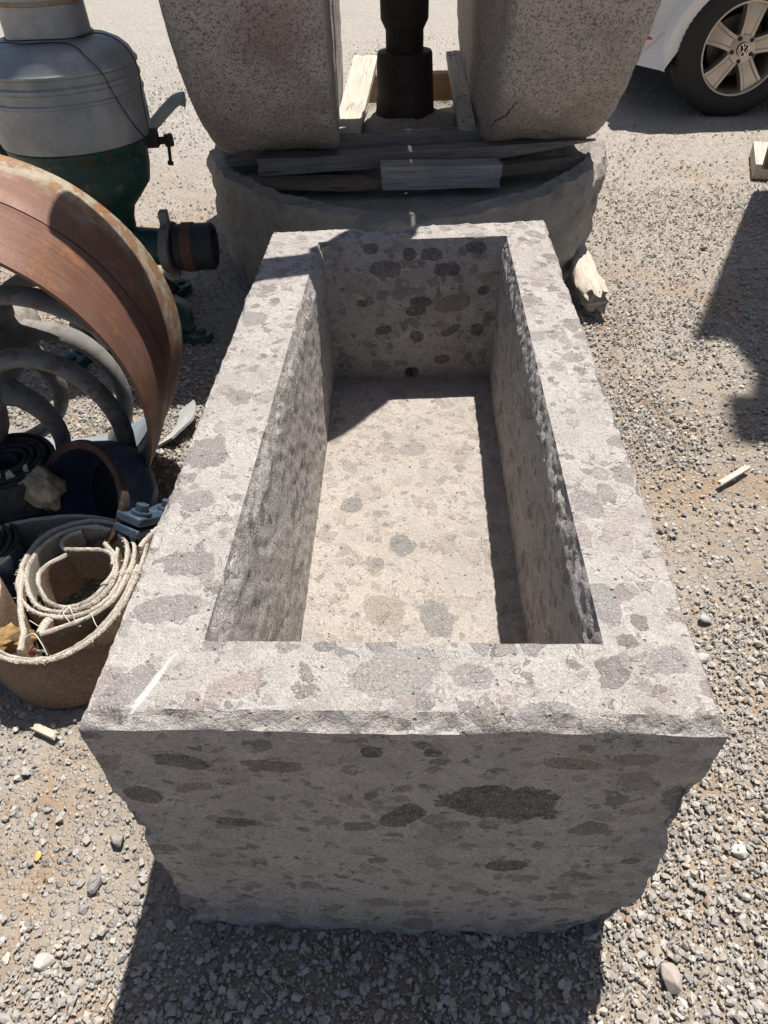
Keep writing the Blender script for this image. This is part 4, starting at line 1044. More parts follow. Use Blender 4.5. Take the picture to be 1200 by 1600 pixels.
# ---------------------------------------------------------------- pipe fitting
pf = empty('pipe_coupling', (-0.545, 0.985, 0.165), (R(-32), 0, R(-30)))
pf.scale = (1.24, 1.15, 1.24)
tag(pf, 'open blue painted iron pipe coupling with rusty rim lying in front of the pulley', 'pipe coupling')
M['pipe_rust'] = mat_paint('dark_rusty_lip', (0.055, 0.030, 0.022), (0.11, 0.055, 0.035), 0.6, 0.85, 0.0, (0.03, 0.022, 0.02), 40.0, 0.5, 0.5)
lathe('shell', densify([(0.070, -0.002), (0.081, -0.004), (0.083, 0.006), (0.080, 0.014), (0.080, 0.06), (0.074, 0.08), (0.066, 0.09), (0.058, 0.085), (0.066, 0.07), (0.071, 0.02)], 0.01), [M['blue'], M['pipe_rust']], pf, 56, dent, axis='Y', closed=True,
      midx=lambda q: 1 if q < 2 else 0)
lathe('bore_shade_disc', [(0.070, 0.080), (0.001, 0.081)], M['rubber'], pf, 40, None, axis='Y')  # black disc stands in for the shade deep in the bore
mb = MB(); mb.box((0.093, 0.045, -0.004), (0.045, 0.100, 0.014)); mb.box((0.093, 0.045, -0.022), (0.045, 0.100, 0.014)); mb.obj('clamp_flange', M['blue'], pf, bevel=0.003)
for yy in (0.015, 0.072):
    mb = MB(); mb.cyl((0.100, yy, 0.003), (0.100, yy, 0.008), 0.015, n=20); mb.cyl((0.100, yy, 0.008), (0.100, yy, 0.018), 0.010, n=6); mb.obj('clamp_bolt', M['blue'], pf)
mb = MB(); mb.box((-0.090, 0.045, -0.010), (0.035, 0.090, 0.024)); mb.obj('clamp_flange', M['blue'], pf, bevel=0.003)

def crumple(name, c, r, seed, mat, label, cat, sq=(1, 1, 1), amp=0.45, rot=0.0, parent=None):
    bm = bmesh.new(); bmesh.ops.create_icosphere(bm, subdivisions=3, radius=1)
    P = np.array([v.co[:] for v in bm.verts]); F = np.array([[v.index for v in f.verts] for f in bm.faces]); bm.free()
    n = 1.3 * fbm(P, 1.1, 2, seed, 0.6) - 0.9 * np.abs(fbm(P, 2.6, 2, seed + 3))
    P = P * (1 + amp * n)[:, None] * np.array(sq) * r
    o = mesh_obj(name, P, F, mat, parent, True, 25)
    o.location = c; o.rotation_euler = (0, 0, rot)
    if label: tag(o, label, cat)
    return o
crumple('plastic_scrap', (-0.625, 1.000, 0.170), 0.045, 5, M['plastic'], 'crumpled brownish film stuck over the left edge of the blue pipe coupling', 'plastic scrap', (0.8, 0.6, 1.15), 0.6)

# ---------------------------------------------------------------- belts
def ribbon(name, path, z0, z1, th, mats, parent, n=6, seed=1, wob=0.003, lean=None, closed=False):
    pts = np.array(catmull(path, n))
    d = np.gradient(pts, axis=0); d /= np.linalg.norm(d, axis=1, keepdims=True) + 1e-9
    nr = np.stack([-d[:, 1], d[:, 0]], -1)
    m = len(pts)
    rows = [(z0, -1), (z0 + 0.3 * (z1 - z0), -1), (z0 + 0.7 * (z1 - z0), -1), (z1 - 0.004, -1.05), (z1, -0.7), (z1 + 0.0015, 0), (z1, 0.7), (z1 - 0.004, 1.05), (z0 + 0.7 * (z1 - z0), 1), (z0 + 0.3 * (z1 - z0), 1), (z0, 1)]
    V = []
    s = np.cumsum(np.r_[0, np.linalg.norm(np.diff(pts, axis=0), axis=1)])
    for k, (zz, o) in enumerate(rows):
        t = (zz - z0) / (z1 - z0)
        Q = np.stack([s * 1.0, s * 0 + k * 3.1, s * 0 + seed], -1)
        jit = fbm(Q, 160, 2, seed + k) * (0.0012 if t > 0.9 else 0.0003)
        sway = wob * vnoise(np.stack([s, 0 * s + seed, 0 * s], -1), 9, seed) * t
        xy = pts + nr * (o * th / 2 + jit + sway)[:, None]
        if lean is not None: xy = xy + np.array(lean) * t
        zc = zz + (0.0012 * fbm(Q, 210, 2, seed + 50 + k) if t > 0.9 else 0 * s) + 0.002 * vnoise(np.stack([s, 0 * s, 0 * s + seed], -1), 7, 9) * t
        V.append(np.stack([xy[:, 0], xy[:, 1], zc], -1))
    V = np.concatenate(V); K = len(rows)
    F, MI = [], []
    for k in range(K - 1):
        for i_ in range(m - 1):
            F.append((k * m + i_, k * m + i_ + 1, (k + 1) * m + i_ + 1, (k + 1) * m + i_))
            MI.append(1 if 2 < k < 7 else (0 if k <= 2 else 2))
    F.append(tuple(k * m for k in range(K))); MI.append(1)
    F.append(tuple(k * m + m - 1 for k in range(K - 1, -1, -1))); MI.append(1)
    return mesh_obj(name, V, F, mats, parent, True, 60, MI)

cb = empty('canvas_belt', (-0.55, 0.80, 0))
tag(cb, 'coiled thick canvas drive belt with frayed cream edges on the ground left of the trough', 'drive belt')
def off_path(path, d):
    P = np.array(path, float); g_ = np.gradient(P, axis=0); g_ /= np.linalg.norm(g_, axis=1, keepdims=True) + 1e-9
    return (P + np.stack([-g_[:, 1], g_[:, 0]], -1) * d).tolist()
outer = [(-0.422, 0.925), (-0.416, 0.845), (-0.424, 0.76), (-0.450, 0.697), (-0.492, 0.660), (-0.540, 0.650), (-0.600, 0.668), (-0.680, 0.735), (-0.735, 0.82), (-0.74, 0.90), (-0.69, 0.955), (-0.62, 0.975), (-0.55, 0.975), (-0.48, 0.950), (-0.432, 0.905)]
CM = [M['canvas_in'], M['fray'], M['canvas']]
off0 = np.array([0.55, -0.80])
def loc2(p): return [(a + 0.55, b - 0.80) for a, b in p]
ribbon('belt_loop', loc2(outer), 0.004, 0.128, 0.0065, CM, cb, seed=3, wob=0.003)
ribbon('belt_loop', loc2(off_path(outer[1:9], -0.0085)), 0.006, 0.127, 0.006, CM, cb, seed=5)
ribbon('belt_loop', loc2([(-0.432, 0.85), (-0.444, 0.775), (-0.474, 0.735), (-0.515, 0.712), (-0.540, 0.700)]), 0.01, 0.131, 0.007, CM, cb, seed=7)
inner = [(-0.492, 0.900), (-0.465, 0.865), (-0.455, 0.815), (-0.475, 0.765), (-0.518, 0.747), (-0.565, 0.762), (-0.600, 0.81), (-0.612, 0.865), (-0.592, 0.918), (-0.545, 0.945), (-0.492, 0.935), (-0.455, 0.90),
         (-0.444, 0.84), (-0.452, 0.775), (-0.485, 0.742), (-0.522, 0.735), (-0.575, 0.752), (-0.612, 0.80), (-0.622, 0.865), (-0.604, 0.93), (-0.545, 0.958), (-0.485, 0.948), (-0.444, 0.905), (-0.433, 0.84), (-0.446, 0.765)]
ribbon('belt_coil', loc2(inner), 0.006, 0.130, 0.007, CM, cb, seed=11, wob=0.002)
ribbon('belt_coil', loc2([(-0.468, 0.885), (-0.462, 0.83), (-0.482, 0.775), (-0.520, 0.758), (-0.555, 0.775)]), 0.03, 0.130, 0.006, CM, cb, seed=13, wob=0.003)
ribbon('belt_end', loc2([(-0.466, 0.845), (-0.472, 0.868), (-0.492, 0.882), (-0.530, 0.886), (-0.556, 0.888)]), 0.055, 0.128, 0.007, CM, cb, seed=15, wob=0.0)
ribbon('belt_end', loc2([(-0.556, 0.888), (-0.572, 0.905), (-0.566, 0.925), (-0.545, 0.935)]), 0.05, 0.128, 0.007, CM, cb, seed=16, wob=0.0)
ribbon('belt_end', loc2([(-0.556, 0.888), (-0.590, 0.855), (-0.588, 0.82), (-0.555, 0.772)]), 0.03, 0.118, 0.007, CM, cb, seed=18, wob=0.0)
ribbon('belt_strand', loc2([(-0.616, 0.835), (-0.600, 0.780), (-0.582, 0.735), (-0.566, 0.700), (-0.560, 0.670)]), 0.02, 0.131, 0.009, CM, cb, seed=17)
ribbon('belt_strand', loc2([(-0.530, 0.738), (-0.540, 0.722), (-0.541, 0.704)]), 0.03, 0.130, 0.013, CM, cb, seed=19)
ribbon('belt_strand', loc2([(-0.72, 0.90), (-0.665, 0.84), (-0.64, 0.77), (-0.625, 0.70), (-0.600, 0.675)]), 0.01, 0.120, 0.007, CM, cb, seed=23)
ribbon('belt_end', loc2([(-0.425, 0.88), (-0.412, 0.915), (-0.392, 0.945), (-0.372, 0.950)]), 0.06, 0.134, 0.008, CM, cb, seed=25)
ribbon('belt_end', loc2([(-0.458, 0.958), (-0.430, 0.935), (-0.405, 0.920)]), 0.05, 0.132, 0.008, CM, cb, seed=27)
def bolt(p, d, r=0.011):
    p = Vector(p) + Vector((0.55, -0.80, 0)); d = Vector(d).normalized()
    mb = MB(); mb.cyl(p, p + d * 0.004, r, n=18); mb.cyl(p + d * 0.004, p + d * 0.010, r * 0.6, n=6); mb.cyl(p + d * 0.010, p + d * 0.024, r * 0.3, n=8, mi=1)
    return mb.obj('belt_bolt', [M['rustbolt'], M['steel']], cb)
bolt((-0.531, 0.716, 0.112), (1, -0.25, 0.25)); bolt((-0.553, 0.683, 0.112), (1, -0.2, 0.1), 0.008); bolt((-0.395, 0.925, 0.118), (0.7, -0.7, 0.1), 0.008)
def thr(pts, r=0.0008):
    mb = MB(); mb.tube(catmull([(a + 0.55, b - 0.80, c) for a, b, c in pts], 6), r, 5); return mb.obj('loose_thread', M['thread'], cb)
thr([(-0.470, 0.795, 0.134), (-0.452, 0.815, 0.138), (-0.425, 0.825, 0.135), (-0.411, 0.822, 0.130)])
thr([(-0.566, 0.728, 0.130), (-0.545, 0.722, 0.120), (-0.525, 0.738, 0.128), (-0.515, 0.752, 0.134)])
thr([(-0.510, 0.752, 0.135), (-0.500, 0.738, 0.137), (-0.492, 0.722, 0.120), (-0.482, 0.715, 0.128)])
thr([(-0.470, 0.737, 0.134), (-0.462, 0.722, 0.125), (-0.455, 0.714, 0.118)])
thr([(-0.505, 0.750, 0.136), (-0.512, 0.735, 0.136), (-0.498, 0.720, 0.128)])
thr([(-0.56, 0.69, 0.133), (-0.545, 0.695, 0.138), (-0.53, 0.68, 0.130), (-0.522, 0.668, 0.118)])
for q in range(26):                     # frayed fibres along the near outer edge
    pass
fr = MB()
op = np.array(catmull(outer, 14))
for q in range(520):
    k = random.randrange(0, int(len(op) * 0.62))
    px, py = op[k]; a = random.uniform(0, 6.283); l = random.uniform(0.002, 0.006)
    b = Vector((px + 0.55 + random.uniform(-0.005, 0.005), py - 0.80 + random.uniform(-0.005, 0.005), 0.1285))
    e = b + Vector((math.cos(a) * l, math.sin(a) * l, random.uniform(-0.002, 0.003)))
    fr.cyl(b, e, 0.0004, 0.0002, n=3, cap=False)
ip = np.array(catmull(inner, 10))
for q in range(700):
    px, py = ip[random.randrange(len(ip))]; a = random.uniform(0, 6.283); l = random.uniform(0.002, 0.005)
    b = Vector((px + 0.55 + random.uniform(-0.004, 0.004), py - 0.80 + random.uniform(-0.004, 0.004), 0.1305))
    e = b + Vector((math.cos(a) * l, math.sin(a) * l, random.uniform(-0.002, 0.003)))
    fr.cyl(b, e, 0.0004, 0.0002, n=3, cap=False)
f_ = fr.obj('fray_fibres', M['thread'], cb, sharp=None, smooth=False); tag(f_, kind='stuff')
crumple('ochre_rag', (-0.608, 0.716, 0.100), 0.030, 15, M['ochre'], 'crumpled ochre rag caught between the loops of the canvas belt', 'rag', (1.3, 0.8, 0.6), 0.6)

def spiral_roll(name, c, r0, r1, turns, z0, z1, th, mats, label, seed, ell=1.0):
    root = empty(name, (c[0], c[1], 0)); tag(root, label, 'belt roll')
    pts = []
    n = int(turns * 16)
    for k in range(n + 1):
        t = k / n; a = t * turns * 2 * math.pi
        r = r0 + (r1 - r0) * t
        pts.append((math.cos(a) * r, math.sin(a) * r * ell))
    ribbon('belt_wrap', pts, z0, z1, th, mats, root, n=2, seed=seed, wob=0.004)
    return root
RB = [M['rubber_dust'], M['rubber_dust'], M['rubber']]
br = spiral_roll('rubber_roll', (-0.700, 1.060), 0.018, 0.094, 6, 0.004, 0.195, 0.0085, RB, 'tall rolled black rubber belt with torn pale lining left of the blue coupling', 31)
for k, (a, b, c, hx) in enumerate(((-0.02, -0.045, 0.196, 0.5), (0.005, -0.050, 0.197, -0.2), (0.03, -0.052, 0.196, 0.7), (-0.045, -0.035, 0.195, 0.1), (0.05, -0.035, 0.194, -0.6))):
    mb = MB(); w = 0.010
    V = [(-w, -0.002, 0), (w * 0.6, -0.002, 0), (w * 0.2, 0.003, 0.009 + 0.002 * k), (-w * 0.6, 0.002, 0.011), (-w, 0.001, 0), (w * 0.6, 0.001, 0), (w * 0.2, 0.006, 0.009 + 0.002 * k), (-w * 0.6, 0.005, 0.011)]
    mb.add(V, [(0, 1, 2, 3), (7, 6, 5, 4), (0, 4, 5, 1), (1, 5, 6, 2), (2, 6, 7, 3), (3, 7, 4, 0)], 0, Matrix.Translation((a, b, c)) @ Matrix.Rotation(hx, 4, 'Z'))
    mb.obj('torn_lining', M['tear'], br)
RB2 = [M['blue'], M['rubber_dust'], M['rubber']]
spiral_roll('rubber_roll', (-0.725, 0.900), 0.012, 0.080, 6, 0.004, 0.13, 0.0075, RB2, 'small dark blue-black belt roll at the left edge beside the canvas belt', 41)

# bent pale sheet beside the pulley foot
n = 10; V = []; F = []
for s in (0, 0.006):
    for k in range(n + 1):
        t = k / n
        x_ = -0.532 + 0.040 * math.sin(t * 2.2); y_ = 1.335 + 0.15 * t
        V += [(x_ - s * 0.3, y_, 0.0 + s), (x_ + 0.052 + 0.008 * math.sin(t * 5) - s * 0.3, y_ + 0.006 * math.sin(t * 9), 0.030 + 0.012 * math.sin(t * 3) + s)]
for k in range(n):
    a = 2 * k; b = 2 * (n + 1)
    F += [(a, a + 1, a + 3, a + 2), (b + a, b + a + 2, b + a + 3, b + a + 1), (a, a + 2, b + a + 2, b + a), (a + 1, b + a + 1, b + a + 3, a + 3)]
F += [(0, 2 * n + 2, 2 * n + 3, 1), (2 * n, 2 * n + 1, 4 * n + 3, 4 * n + 2)]
o = mesh_obj('sheet_scrap', V, F, M['shard'], None, True, 40)
tag(o, 'pale bent scrap of sheet lying on the gravel at the foot of the rusty pulley', 'scrap sheet')

# ---------------------------------------------------------------- bleached log
n, m = 40, 26; V = []; F = []
for k in range(n + 1):
    t = k / n
    cx = 0.668 - 0.030 * t + 0.012 * math.sin(t * 4); cy = 2.40 - 0.47 * t; cz_ = 0.050 + 0.015 * math.sin(t * 3)
    rr_ = 0.042 * (1 - 0.55 * t ** 2) * (1 if 0 < k < n else 0.75)
    for q in range(m):
        a = 2 * math.pi * q / m
        V.append((cx + rr_ * math.cos(a), cy + (0.02 * math.sin(a * 5) if k in (0, n) else 0), cz_ + rr_ * 0.8 * math.sin(a)))
for k in range(n):
    for q in range(m):
        F.append((k * m + q, (k + 1) * m + q, (k + 1) * m + (q + 1) % m, k * m + (q + 1) % m))
F += [tuple(range(m)), tuple(range((n + 1) * m - 1, n * m - 1, -1))]
V = np.array(V); c = np.stack([np.repeat(0.668 - 0.03 * np.linspace(0, 1, n + 1), m), V[:, 1], np.full(len(V), 0.05)], -1)
dn = V - c; nn = fbm(np.stack([V[:, 0] * 60, V[:, 1] * 10, V[:, 2] * 60], -1), 1.0, 3, 7)
V = c + dn * (1 + 0.28 * nn)[:, None]
c0 = np.array([0.65, 2.15, 0.0])
V = (V - c0) @ np.array([[0, -1, 0], [1, 0, 0], [0, 0, 1]]).astype(float)     # grain along local X
o = mesh_obj('bleached_log', V, F, M['drift'], None, True, 50)
o.location = c0; o.rotation_euler = (0, 0, R(-90))
tag(o, 'bleached splintered log lying on the gravel between the mill base and the trough', 'log')

# ---------------------------------------------------------------- chips, twigs and the few large loose stones
board('wood_chip', 0.092, 0.012, 0.006, (0.713, 1.136, 0.010), (0.079, 0.050, 0.002), M['wood_pale'], 'thin pale stick on the bare dirt right of the trough', 'stick', None, seed=51, rough=0.001)
board('wood_chip', 0.044, 0.011, 0.008, (-0.561, 0.612, 0.010), (0.045, -0.021, 0.0), M['drift'], 'small tan wood chip on the gravel below the canvas belt', 'wood chip', None, seed=53)
def rock(c, r, colr, label, seed, sq=(1, 0.8, 0.65)):
    bm = bmesh.new(); random.seed(seed)
    for q in range(24):
        v = Vector((random.gauss(0, 1), random.gauss(0, 1), random.gauss(0, 1))).normalized() * random.uniform(0.85, 1.05)
        bm.verts.new((v.x * sq[0], v.y * sq[1], v.z * sq[2]))
    rs = bmesh.ops.convex_hull(bm, input=bm.verts)
    bmesh.ops.delete(bm, geom=list({e for e in rs['geom_interior'] if isinstance(e, bmesh.types.BMVert)}), context='VERTS')
    bmesh.ops.bevel(bm, geom=list(bm.edges), offset=0.05, segments=1, affect='EDGES')
    bmesh.ops.triangulate(bm, faces=bm.faces)
    bm.verts.index_update()
    V = np.array([v.co[:] for v in bm.verts]) * r; F = np.array([[v.index for v in f.verts] for f in bm.faces]); bm.free()
    o = mesh_obj('loose_stone', V, F, M['gravel'], None, False, None, None, np.tile([*colr, 1.0], (len(V), 1)))
    o.location = (c[0], c[1], r * sq[2] * 0.75); o.rotation_euler = (0, 0, seed)
    tag(o, label, 'stone', 'larger stones loose on the gravel')
rock((0.462, 0.388), 0.0135, (0.52, 0.51, 0.48), 'pale rounded stone on the sunlit gravel right of the trough front', 3)
rock((0.322, 0.243), 0.0190, (0.36, 0.30, 0.27), 'reddish grey stone near the lower right corner, the largest on the gravel', 8, (1, 0.75, 0.7))
rock((0.556, 0.782), 0.0130, (0.33, 0.33, 0.34), 'grey stone on the bare strip beside the middle of the trough', 12)
rock((-0.402, 0.374), 0.0140, (0.20, 0.19, 0.19), 'dark stone on the sunlit gravel left of the trough front', 17)
rock((-0.385, 0.432), 0.0140, (0.26, 0.235, 0.22), 'brown-grey stone close to the tip of the trough shadow', 22)
rock((0.250, 0.335), 0.0115, (0.24, 0.24, 0.25), 'small dark stone beside the broken near right foot of the trough', 26)
rock((-0.492, 0.415), 0.0075, (0.60, 0.42, 0.10), 'small yellow stone on the dirt at the lower left', 33)
rock((0.520, 0.700), 0.0160, (0.40, 0.39, 0.385), 'grey stone standing in loose dirt right of the near trough corner', 38)
rock((1.115, 2.36), 0.0180, (0.12, 0.11, 0.10), 'dark flat stone alone on the gravel behind the right side', 41, (1, 0.6, 0.4))
rock((-0.440, 0.285), 0.0150, (0.45, 0.43, 0.39), 'light stone at the bottom left among coarse gravel', 44)
random.seed(9)

# ---------------------------------------------------------------- timber bearers at the right, plus an added unseen stand to shade the gravel
st = empty('bearers_shade_stand', (1.60, 3.0, 0))
tag(st, 'pale timber bearers at the right edge, under an added out-of-view stand that shades the gravel', 'bearers and added stand')
def pl(nm, L, W, T, a, d, mat, seed, **k):
    o = board(nm, L, W, T, a, d, mat, None, seed=seed, **k)
    mw = BOARD_M[0]
    o.parent = st; o.matrix_basis = Matrix.Translation((-1.60, -3.0, 0)) @ mw
    return o
pl('bearer', 0.33, 0.075, 0.055, (1.590, 3.03, 0.030), (0.30, 0.80, 0), M['wood_pale'], 61)
pl('bearer', 1.0, 0.10, 0.06, (1.62, 2.90, 0.035), (1, -0.05, 0), M['wood_orange'], 63)
for k in range(7):  # from here on out of view, added and shaped for the shadow outline
    pl('side_shade_plank', 3.78, 0.095, 0.02, (1.575 + 0.10 * k, 2.930 - 0.006 * k, 0.075), (0, 0, 1), M['wood_brown'], 70 + k, upv=(0, 1, 0))
for k in range(2):
    pl('top_shade_plank', 0.75, 0.14, 0.03, (1.66, 2.93 - 0.15 * k, 4.05 + 0.032 * k), (1, 0.0, 0), M['wood_grey'], 80 + k)
for k in range(4):
    pl('upper_shade_plank', 0.55, 0.15, 0.02, (1.77 + 0.155 * k, 2.86, 4.10), (0, 0, 1), M['wood_brown'], 90 + k, upv=(0, 1, 0))
pl('shade_cap_beam', 0.70, 0.16, 0.16, (1.61, 2.77, 4.60), (1, -0.25, 0), M['wood_grey'], 85)
pl('shade_post', 4.5, 0.10, 0.10, (1.80, 3.02, 0.07), (0, 0, 1), M['wood_grey'], 87, upv=(0, 1, 0))

# ---------------------------------------------------------------- white car
car = empty('parked_car', (1.80, 3.97, 0))
tag(car, 'white hatchback with five-spoke alloy wheels parked behind the millstones at the top right', 'car')
ox, oy = 1.80, 3.97
WC = 0.290      # wheel centre height
WR = 0.300
def car_body():
    # side outline (x from the rear bumper, z), rear wheel centre at x=0
    ol = [(-0.505, 0.36), (-0.500, 0.235), (-0.470, 0.212), (-0.345, 0.200)]
    for k in range(0, 15):
        a = R(196 - k * (196 + 16) / 14)
        ol.append((0.352 * math.cos(a), WC + 0.352 * math.sin(a)))
    ol += [(0.40, 0.19), (2.10, 0.19)]
    for k in range(0, 15):
        a = R(196 - k * (196 + 16) / 14)
        ol.append((2.46 + 0.352 * math.cos(a), WC + 0.352 * math.sin(a)))
    ol += [(2.86, 0.20), (3.18, 0.24), (3.26, 0.40), (3.22, 0.62), (3.0, 0.76), (2.2, 0.90), (0.0, 0.93), (-0.30, 0.92), (-0.44, 0.86), (-0.49, 0.62)]
    return ol
ol = car_body()
n = len(ol)
def plan(x, s):         # half-width narrows at the bumpers
    w = 0.0
    if x < -0.20: w = 0.26 * ((-0.20 - x) / 0.31) ** 2.4
    if x > 2.9: w = 0.30 * ((x - 2.9) / 0.36) ** 2
    return w
def zin(z): return 0.045 * ((z - 0.55) / 0.38) ** 2 if z > 0.55 else 0.02 * ((0.55 - z) / 0.35) ** 2
V = []; F = []
bm = bmesh.new()
sideverts = []
for s in (0, 1):
    row = []
    for (a, b) in ol:
        yy = plan(a, s) + zin(b)
        row.append(bm.verts.new((a, yy if s == 0 else 1.68 - yy, b)))
    sideverts.append(row)
f0 = bm.faces.new(sideverts[0]); f1 = bm.faces.new(sideverts[1][::-1])
for i_ in range(n):
    j = (i_ + 1) % n
    bm.faces.new((sideverts[0][j], sideverts[0][i_], sideverts[1][i_], sideverts[1][j]))
bmesh.ops.triangulate(bm, faces=[f0, f1])
me = bpy.data.meshes.new('body'); bm.to_mesh(me); bm.free(); me.materials.append(M['carwhite'])
for p in me.polygons: p.use_smooth = True
me.set_sharp_from_angle(angle=R(30))
body = link(bpy.data.objects.new('body', me), car)
bv = body.modifiers.new('bevel', 'BEVEL'); bv.width = 0.012; bv.segments = 3; bv.limit_method = 'ANGLE'; bv.angle_limit = R(40)
mb = MB()
cabin = [(-0.40, 0.90), (-0.20, 1.36), (0.10, 1.44), (1.20, 1.46), (1.62, 1.36), (2.25, 0.90)]
V = [(a, 0.10 + (b - 0.90) * 0.28, b) for a, b in cabin] + [(a, 1.58 - (b - 0.90) * 0.28, b) for a, b in cabin]
k = len(cabin)
mb.add(V, [tuple(range(k)), tuple(range(2 * k - 1, k - 1, -1))] + [((i_ + 1) % k, i_, k + i_, k + (i_ + 1) % k) for i_ in range(k)])
mb.obj('cabin', M['carwhite'], car, bevel=0.02)
for (xa, xb, xc, xd) in ((-0.22, -0.08, 0.62, 0.62), (0.70, 0.70, 1.45, 1.98)):
    mb = MB(); V = []
    for yo in (-0.006, 0.02):
        for (a, b) in ((xa, 0.95), (xb, 1.33), (xc, 1.36 if xd < 1 else 1.33), (xd, 0.95)):
            V.append((a, 0.10 + (b - 0.90) * 0.28 + yo, b))
    mb.add(V, [(0, 3, 2, 1), (4, 5, 6, 7), (0, 1, 5, 4), (1, 2, 6, 5), (2, 3, 7, 6), (3, 0, 4, 7)])
    mb.obj('side_window', M['glass'], car)
mb = MB(); mb.box((0.70, 0.012, 0.80), (0.17, 0.03, 0.025)); mb.obj('door_handle', M['carwhite'], car, bevel=0.005)
mb = MB()
mb.add([(-0.505, 0.150, 0.326), (-0.425, 0.070, 0.332), (-0.505, 0.150, 0.352), (-0.430, 0.073, 0.342), (-0.505, 0.19, 0.326), (-0.425, 0.11, 0.332), (-0.505, 0.19, 0.352), (-0.430, 0.11, 0.342)],
       [(0, 1, 3, 2), (4, 6, 7, 5), (0, 2, 6, 4), (1, 5, 7, 3), (0, 4, 5, 1), (2, 3, 7, 6)])
mb.obj('bumper_reflector', M['reflector'], car)
mb = MB(); mb.box((-0.42, 0.16, 0.80), (0.10, 0.10, 0.12)); mb.obj('tail_light', M['lamp'], car, bevel=0.01)
mb = MB(); mb.box((1.2, 0.85, 0.24), (3.2, 1.30, 0.10)); mb.obj('underbody', M['cardark'], car)
for xx in (0.0, 2.46):
    mb = MB()
    for q in range(24):
        a0, a1 = math.pi * q / 24, math.pi * (q + 1) / 24
        P4 = [(xx + 0.345 * math.cos(a), yy, WC + 0.345 * math.sin(a)) for a in (a0, a1) for yy in (0.10, 0.32)]
        mb.add(P4, [(0, 1, 3, 2)])
    mb.add([(xx + 0.345 * math.cos(math.pi * q / 24), 0.32, WC + 0.345 * math.sin(math.pi * q / 24)) for q in range(25)] + [(xx + 0.345, 0.32, 0.2), (xx - 0.345, 0.32, 0.2)][::1], [tuple(range(27))])
    mb.obj('wheel_arch_liner', M['cardark'], car)
def arc_pts(r, a0, a1, n): return [(r * math.cos(R(a0 + (a1 - a0) * q / n)), r * math.sin(R(a0 + (a1 - a0) * q / n))) for q in range(n + 1)]
def slab(mb, poly, y0, y1, mi=0):
    k = len(poly)
    V = [(a, y0, b) for a, b in poly] + [(a, y1, b) for a, b in poly]
    mb.add(V, [tuple(range(k)), tuple(range(2 * k - 1, k - 1, -1))] + [((i_ + 1) % k, i_, k + i_, k + (i_ + 1) % k) for i_ in range(k)], mi)
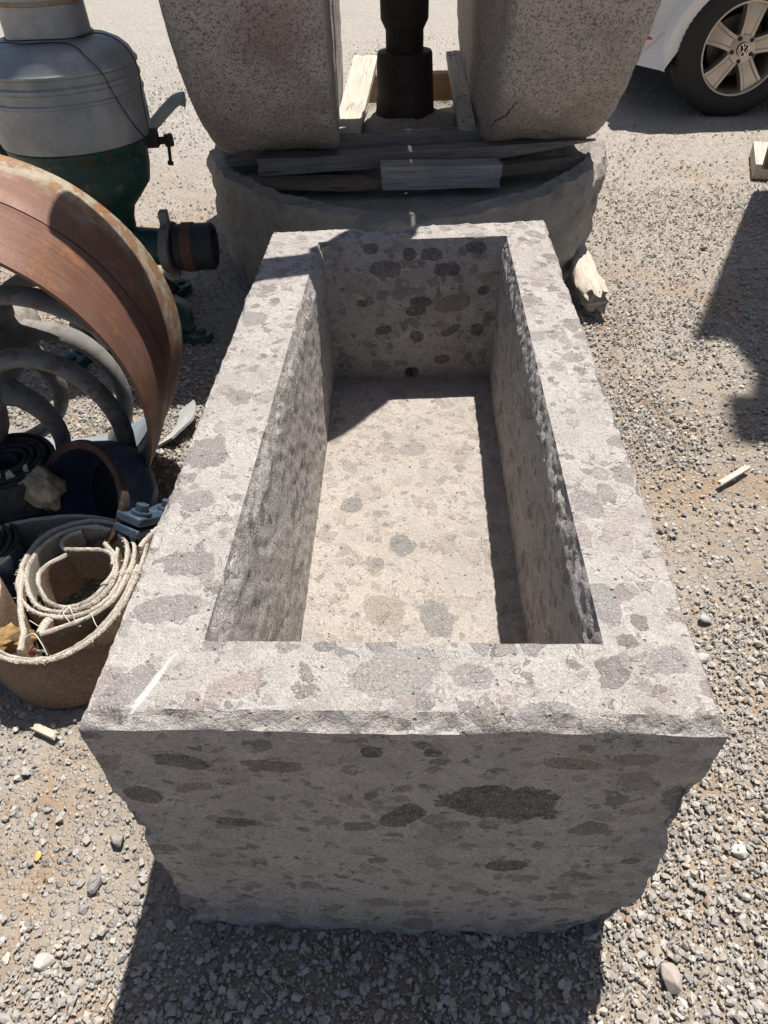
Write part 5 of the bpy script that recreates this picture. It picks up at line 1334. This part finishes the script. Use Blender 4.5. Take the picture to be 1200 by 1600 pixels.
def make_wheel():
    w = bpy.data.objects.new('wheel', None); w.empty_display_size = 0.05; link(w, car)
    tp = []
    for r, h in [(0.192, -0.088), (0.205, -0.098), (0.240, -0.102), (0.270, -0.098), (0.288, -0.086), (0.297, -0.070), (0.2985, -0.050), (0.2935, -0.047), (0.2935, -0.041), (0.2995, -0.038), (0.300, -0.010), (0.294, -0.007), (0.294, 0.0), (0.300, 0.003), (0.299, 0.05), (0.288, 0.086), (0.25, 0.10), (0.20, 0.09)]:
        tp.append((r, h))
    def tread(P, rr, hh, tt):
        out = P.copy(); k = np.where((np.abs(hh) < 0.075) & (rr > 0.28), ((tt * 70 / 6.283) % 1 < 0.14) * 0.0045, 0)
        s = (rr - k) / rr; out[:, 0] *= s; out[:, 1] *= s; return out
    lathe('tyre', tp, M['tyre'], w, 560, tread, axis='Y', sharp=35)
    rp = [(0.192, -0.072), (0.196, -0.084), (0.199, -0.090), (0.196, -0.094), (0.189, -0.093), (0.184, -0.084), (0.176, -0.060), (0.172, 0.0), (0.172, 0.08)]
    lathe('rim', rp, M['alloy'], w, 90, None, axis='Y', sharp=50)
    lathe('brake_disc', [(0.001, 0.02), (0.13, 0.02), (0.13, 0.03), (0.001, 0.03)], M['alloy_dark'], w, 40, None, axis='Y')
    lathe('inner_barrel', [(0.174, 0.07), (0.001, 0.075)], M['cardark'], w, 40, None, axis='Y')
    for k in range(5):
        a = 84 + 72 * k
        rot = Matrix.Rotation(-R(a - 90), 4, 'Y')
        mb = MB()
        # spoke: widening blade with a shallow channel down the middle
        def quad(y, xs0, xs1, z0, z1, mi):
            pass
        prof_ = [(-0.036, 0.036, 0.045), (-0.040, 0.040, 0.10), (-0.047, 0.047, 0.15), (-0.056, 0.056, 0.186)]
        V = []; rows = []
        for (l, r_, zz) in prof_:
            dome = -0.088 + 0.012 * abs(zz - 0.12) / 0.12
            pts = [(l, dome + 0.022), (l + 0.004, dome), (l + 0.017, dome), (l + 0.022, dome + 0.004), (r_ - 0.022, dome + 0.004), (r_ - 0.017, dome), (r_ - 0.004, dome), (r_, dome + 0.022), (r_, dome + 0.04), (l, dome + 0.04)]
            base_i = len(V); V += [(x_, y_, zz) for x_, y_ in pts]; rows.append(base_i)
        Fs = []
        for q in range(len(rows) - 1):
            for t in range(10):
                t2 = (t + 1) % 10
                Fs.append((rows[q] + t, rows[q] + t2, rows[q + 1] + t2, rows[q + 1] + t))
        Fs += [tuple(range(9, -1, -1)), tuple(rows[-1] + t for t in range(10))]
        mb.add(V, Fs, 0, rot)
        mb.obj('spoke', M['alloy'], w, sharp=25)
        a2 = R(a + 36)
        mb = MB(); cx, cz2 = 0.050 * math.cos(a2), 0.050 * math.sin(a2)
        mb.cyl((cx, -0.088, cz2), (cx, -0.070, cz2), 0.0095, n=12); mb.obj('wheel_bolt', M['cardark'], w)
    lathe('hub_plate', [(0.001, -0.086), (0.034, -0.086), (0.060, -0.083), (0.068, -0.072), (0.068, -0.04)], M['alloy'], w, 50, None, axis='Y', sharp=30)
    cap = lathe('hub_cap', [(0.001, -0.0935), (0.026, -0.0935), (0.0295, -0.0915), (0.030, -0.080)], M['cardark'], w, 40, None, axis='Y', sharp=30)
    mb = MB()
    ring_o = arc_pts(0.0275, 0, 360, 48)[:-1]; ring_i = arc_pts(0.0245, 0, 360, 48)[:-1]
    V = [(a, -0.0965, b) for a, b in ring_o] + [(a, -0.0965, b) for a, b in ring_i] + [(a, -0.0933, b) for a, b in ring_o] + [(a, -0.0933, b) for a, b in ring_i]
    Fs = []
    for q in range(48):
        r2 = (q + 1) % 48
        Fs += [(q, r2, 48 + r2, 48 + q), (96 + q, 144 + q, 144 + r2, 96 + r2), (q, 96 + q, 96 + r2, r2), (48 + q, 48 + r2, 144 + r2, 144 + q)]
    mb.add(V, Fs)
    def stroke(p, q, wd=0.0034):
        p, q = Vector((p[0], 0, p[1])), Vector((q[0], 0, q[1])); d = (q - p).normalized(); s_ = Vector((d.z, 0, -d.x)) * wd / 2
        V = [p + s_, q + s_, q - s_, p - s_]
        mb.add([(v.x, -0.0965, v.z) for v in V] + [(v.x, -0.0933, v.z) for v in V], [(0, 1, 2, 3), (7, 6, 5, 4), (0, 4, 5, 1), (1, 5, 6, 2), (2, 6, 7, 3), (3, 7, 4, 0)])
    stroke((-0.0095, 0.0235), (0.0, 0.0035)); stroke((0.0, 0.0035), (0.0095, 0.0235))
    stroke((-0.0215, 0.012), (-0.0105, -0.0205)); stroke((-0.0105, -0.0205), (0.0, -0.0005)); stroke((0.0, -0.0005), (0.0105, -0.0205)); stroke((0.0105, -0.0205), (0.0215, 0.012))
    mb.obj('emblem', M['chrome'], w, smooth=False)
    return w
w0 = make_wheel(); w0.location = (0, 0.098, WC)
def copy_tree(o, parent):
    c = o.copy(); COL.objects.link(c); c.parent = parent
    for ch in list(o.children):
        copy_tree(ch, c)
    return c
for (xx, yy, rz) in ((2.46, 0.098, 0), (0, 1.58, math.pi), (2.46, 1.58, math.pi)):
    c = copy_tree(w0, car); c.location = (xx, yy, WC); c.rotation_euler = (0, 0, rz)
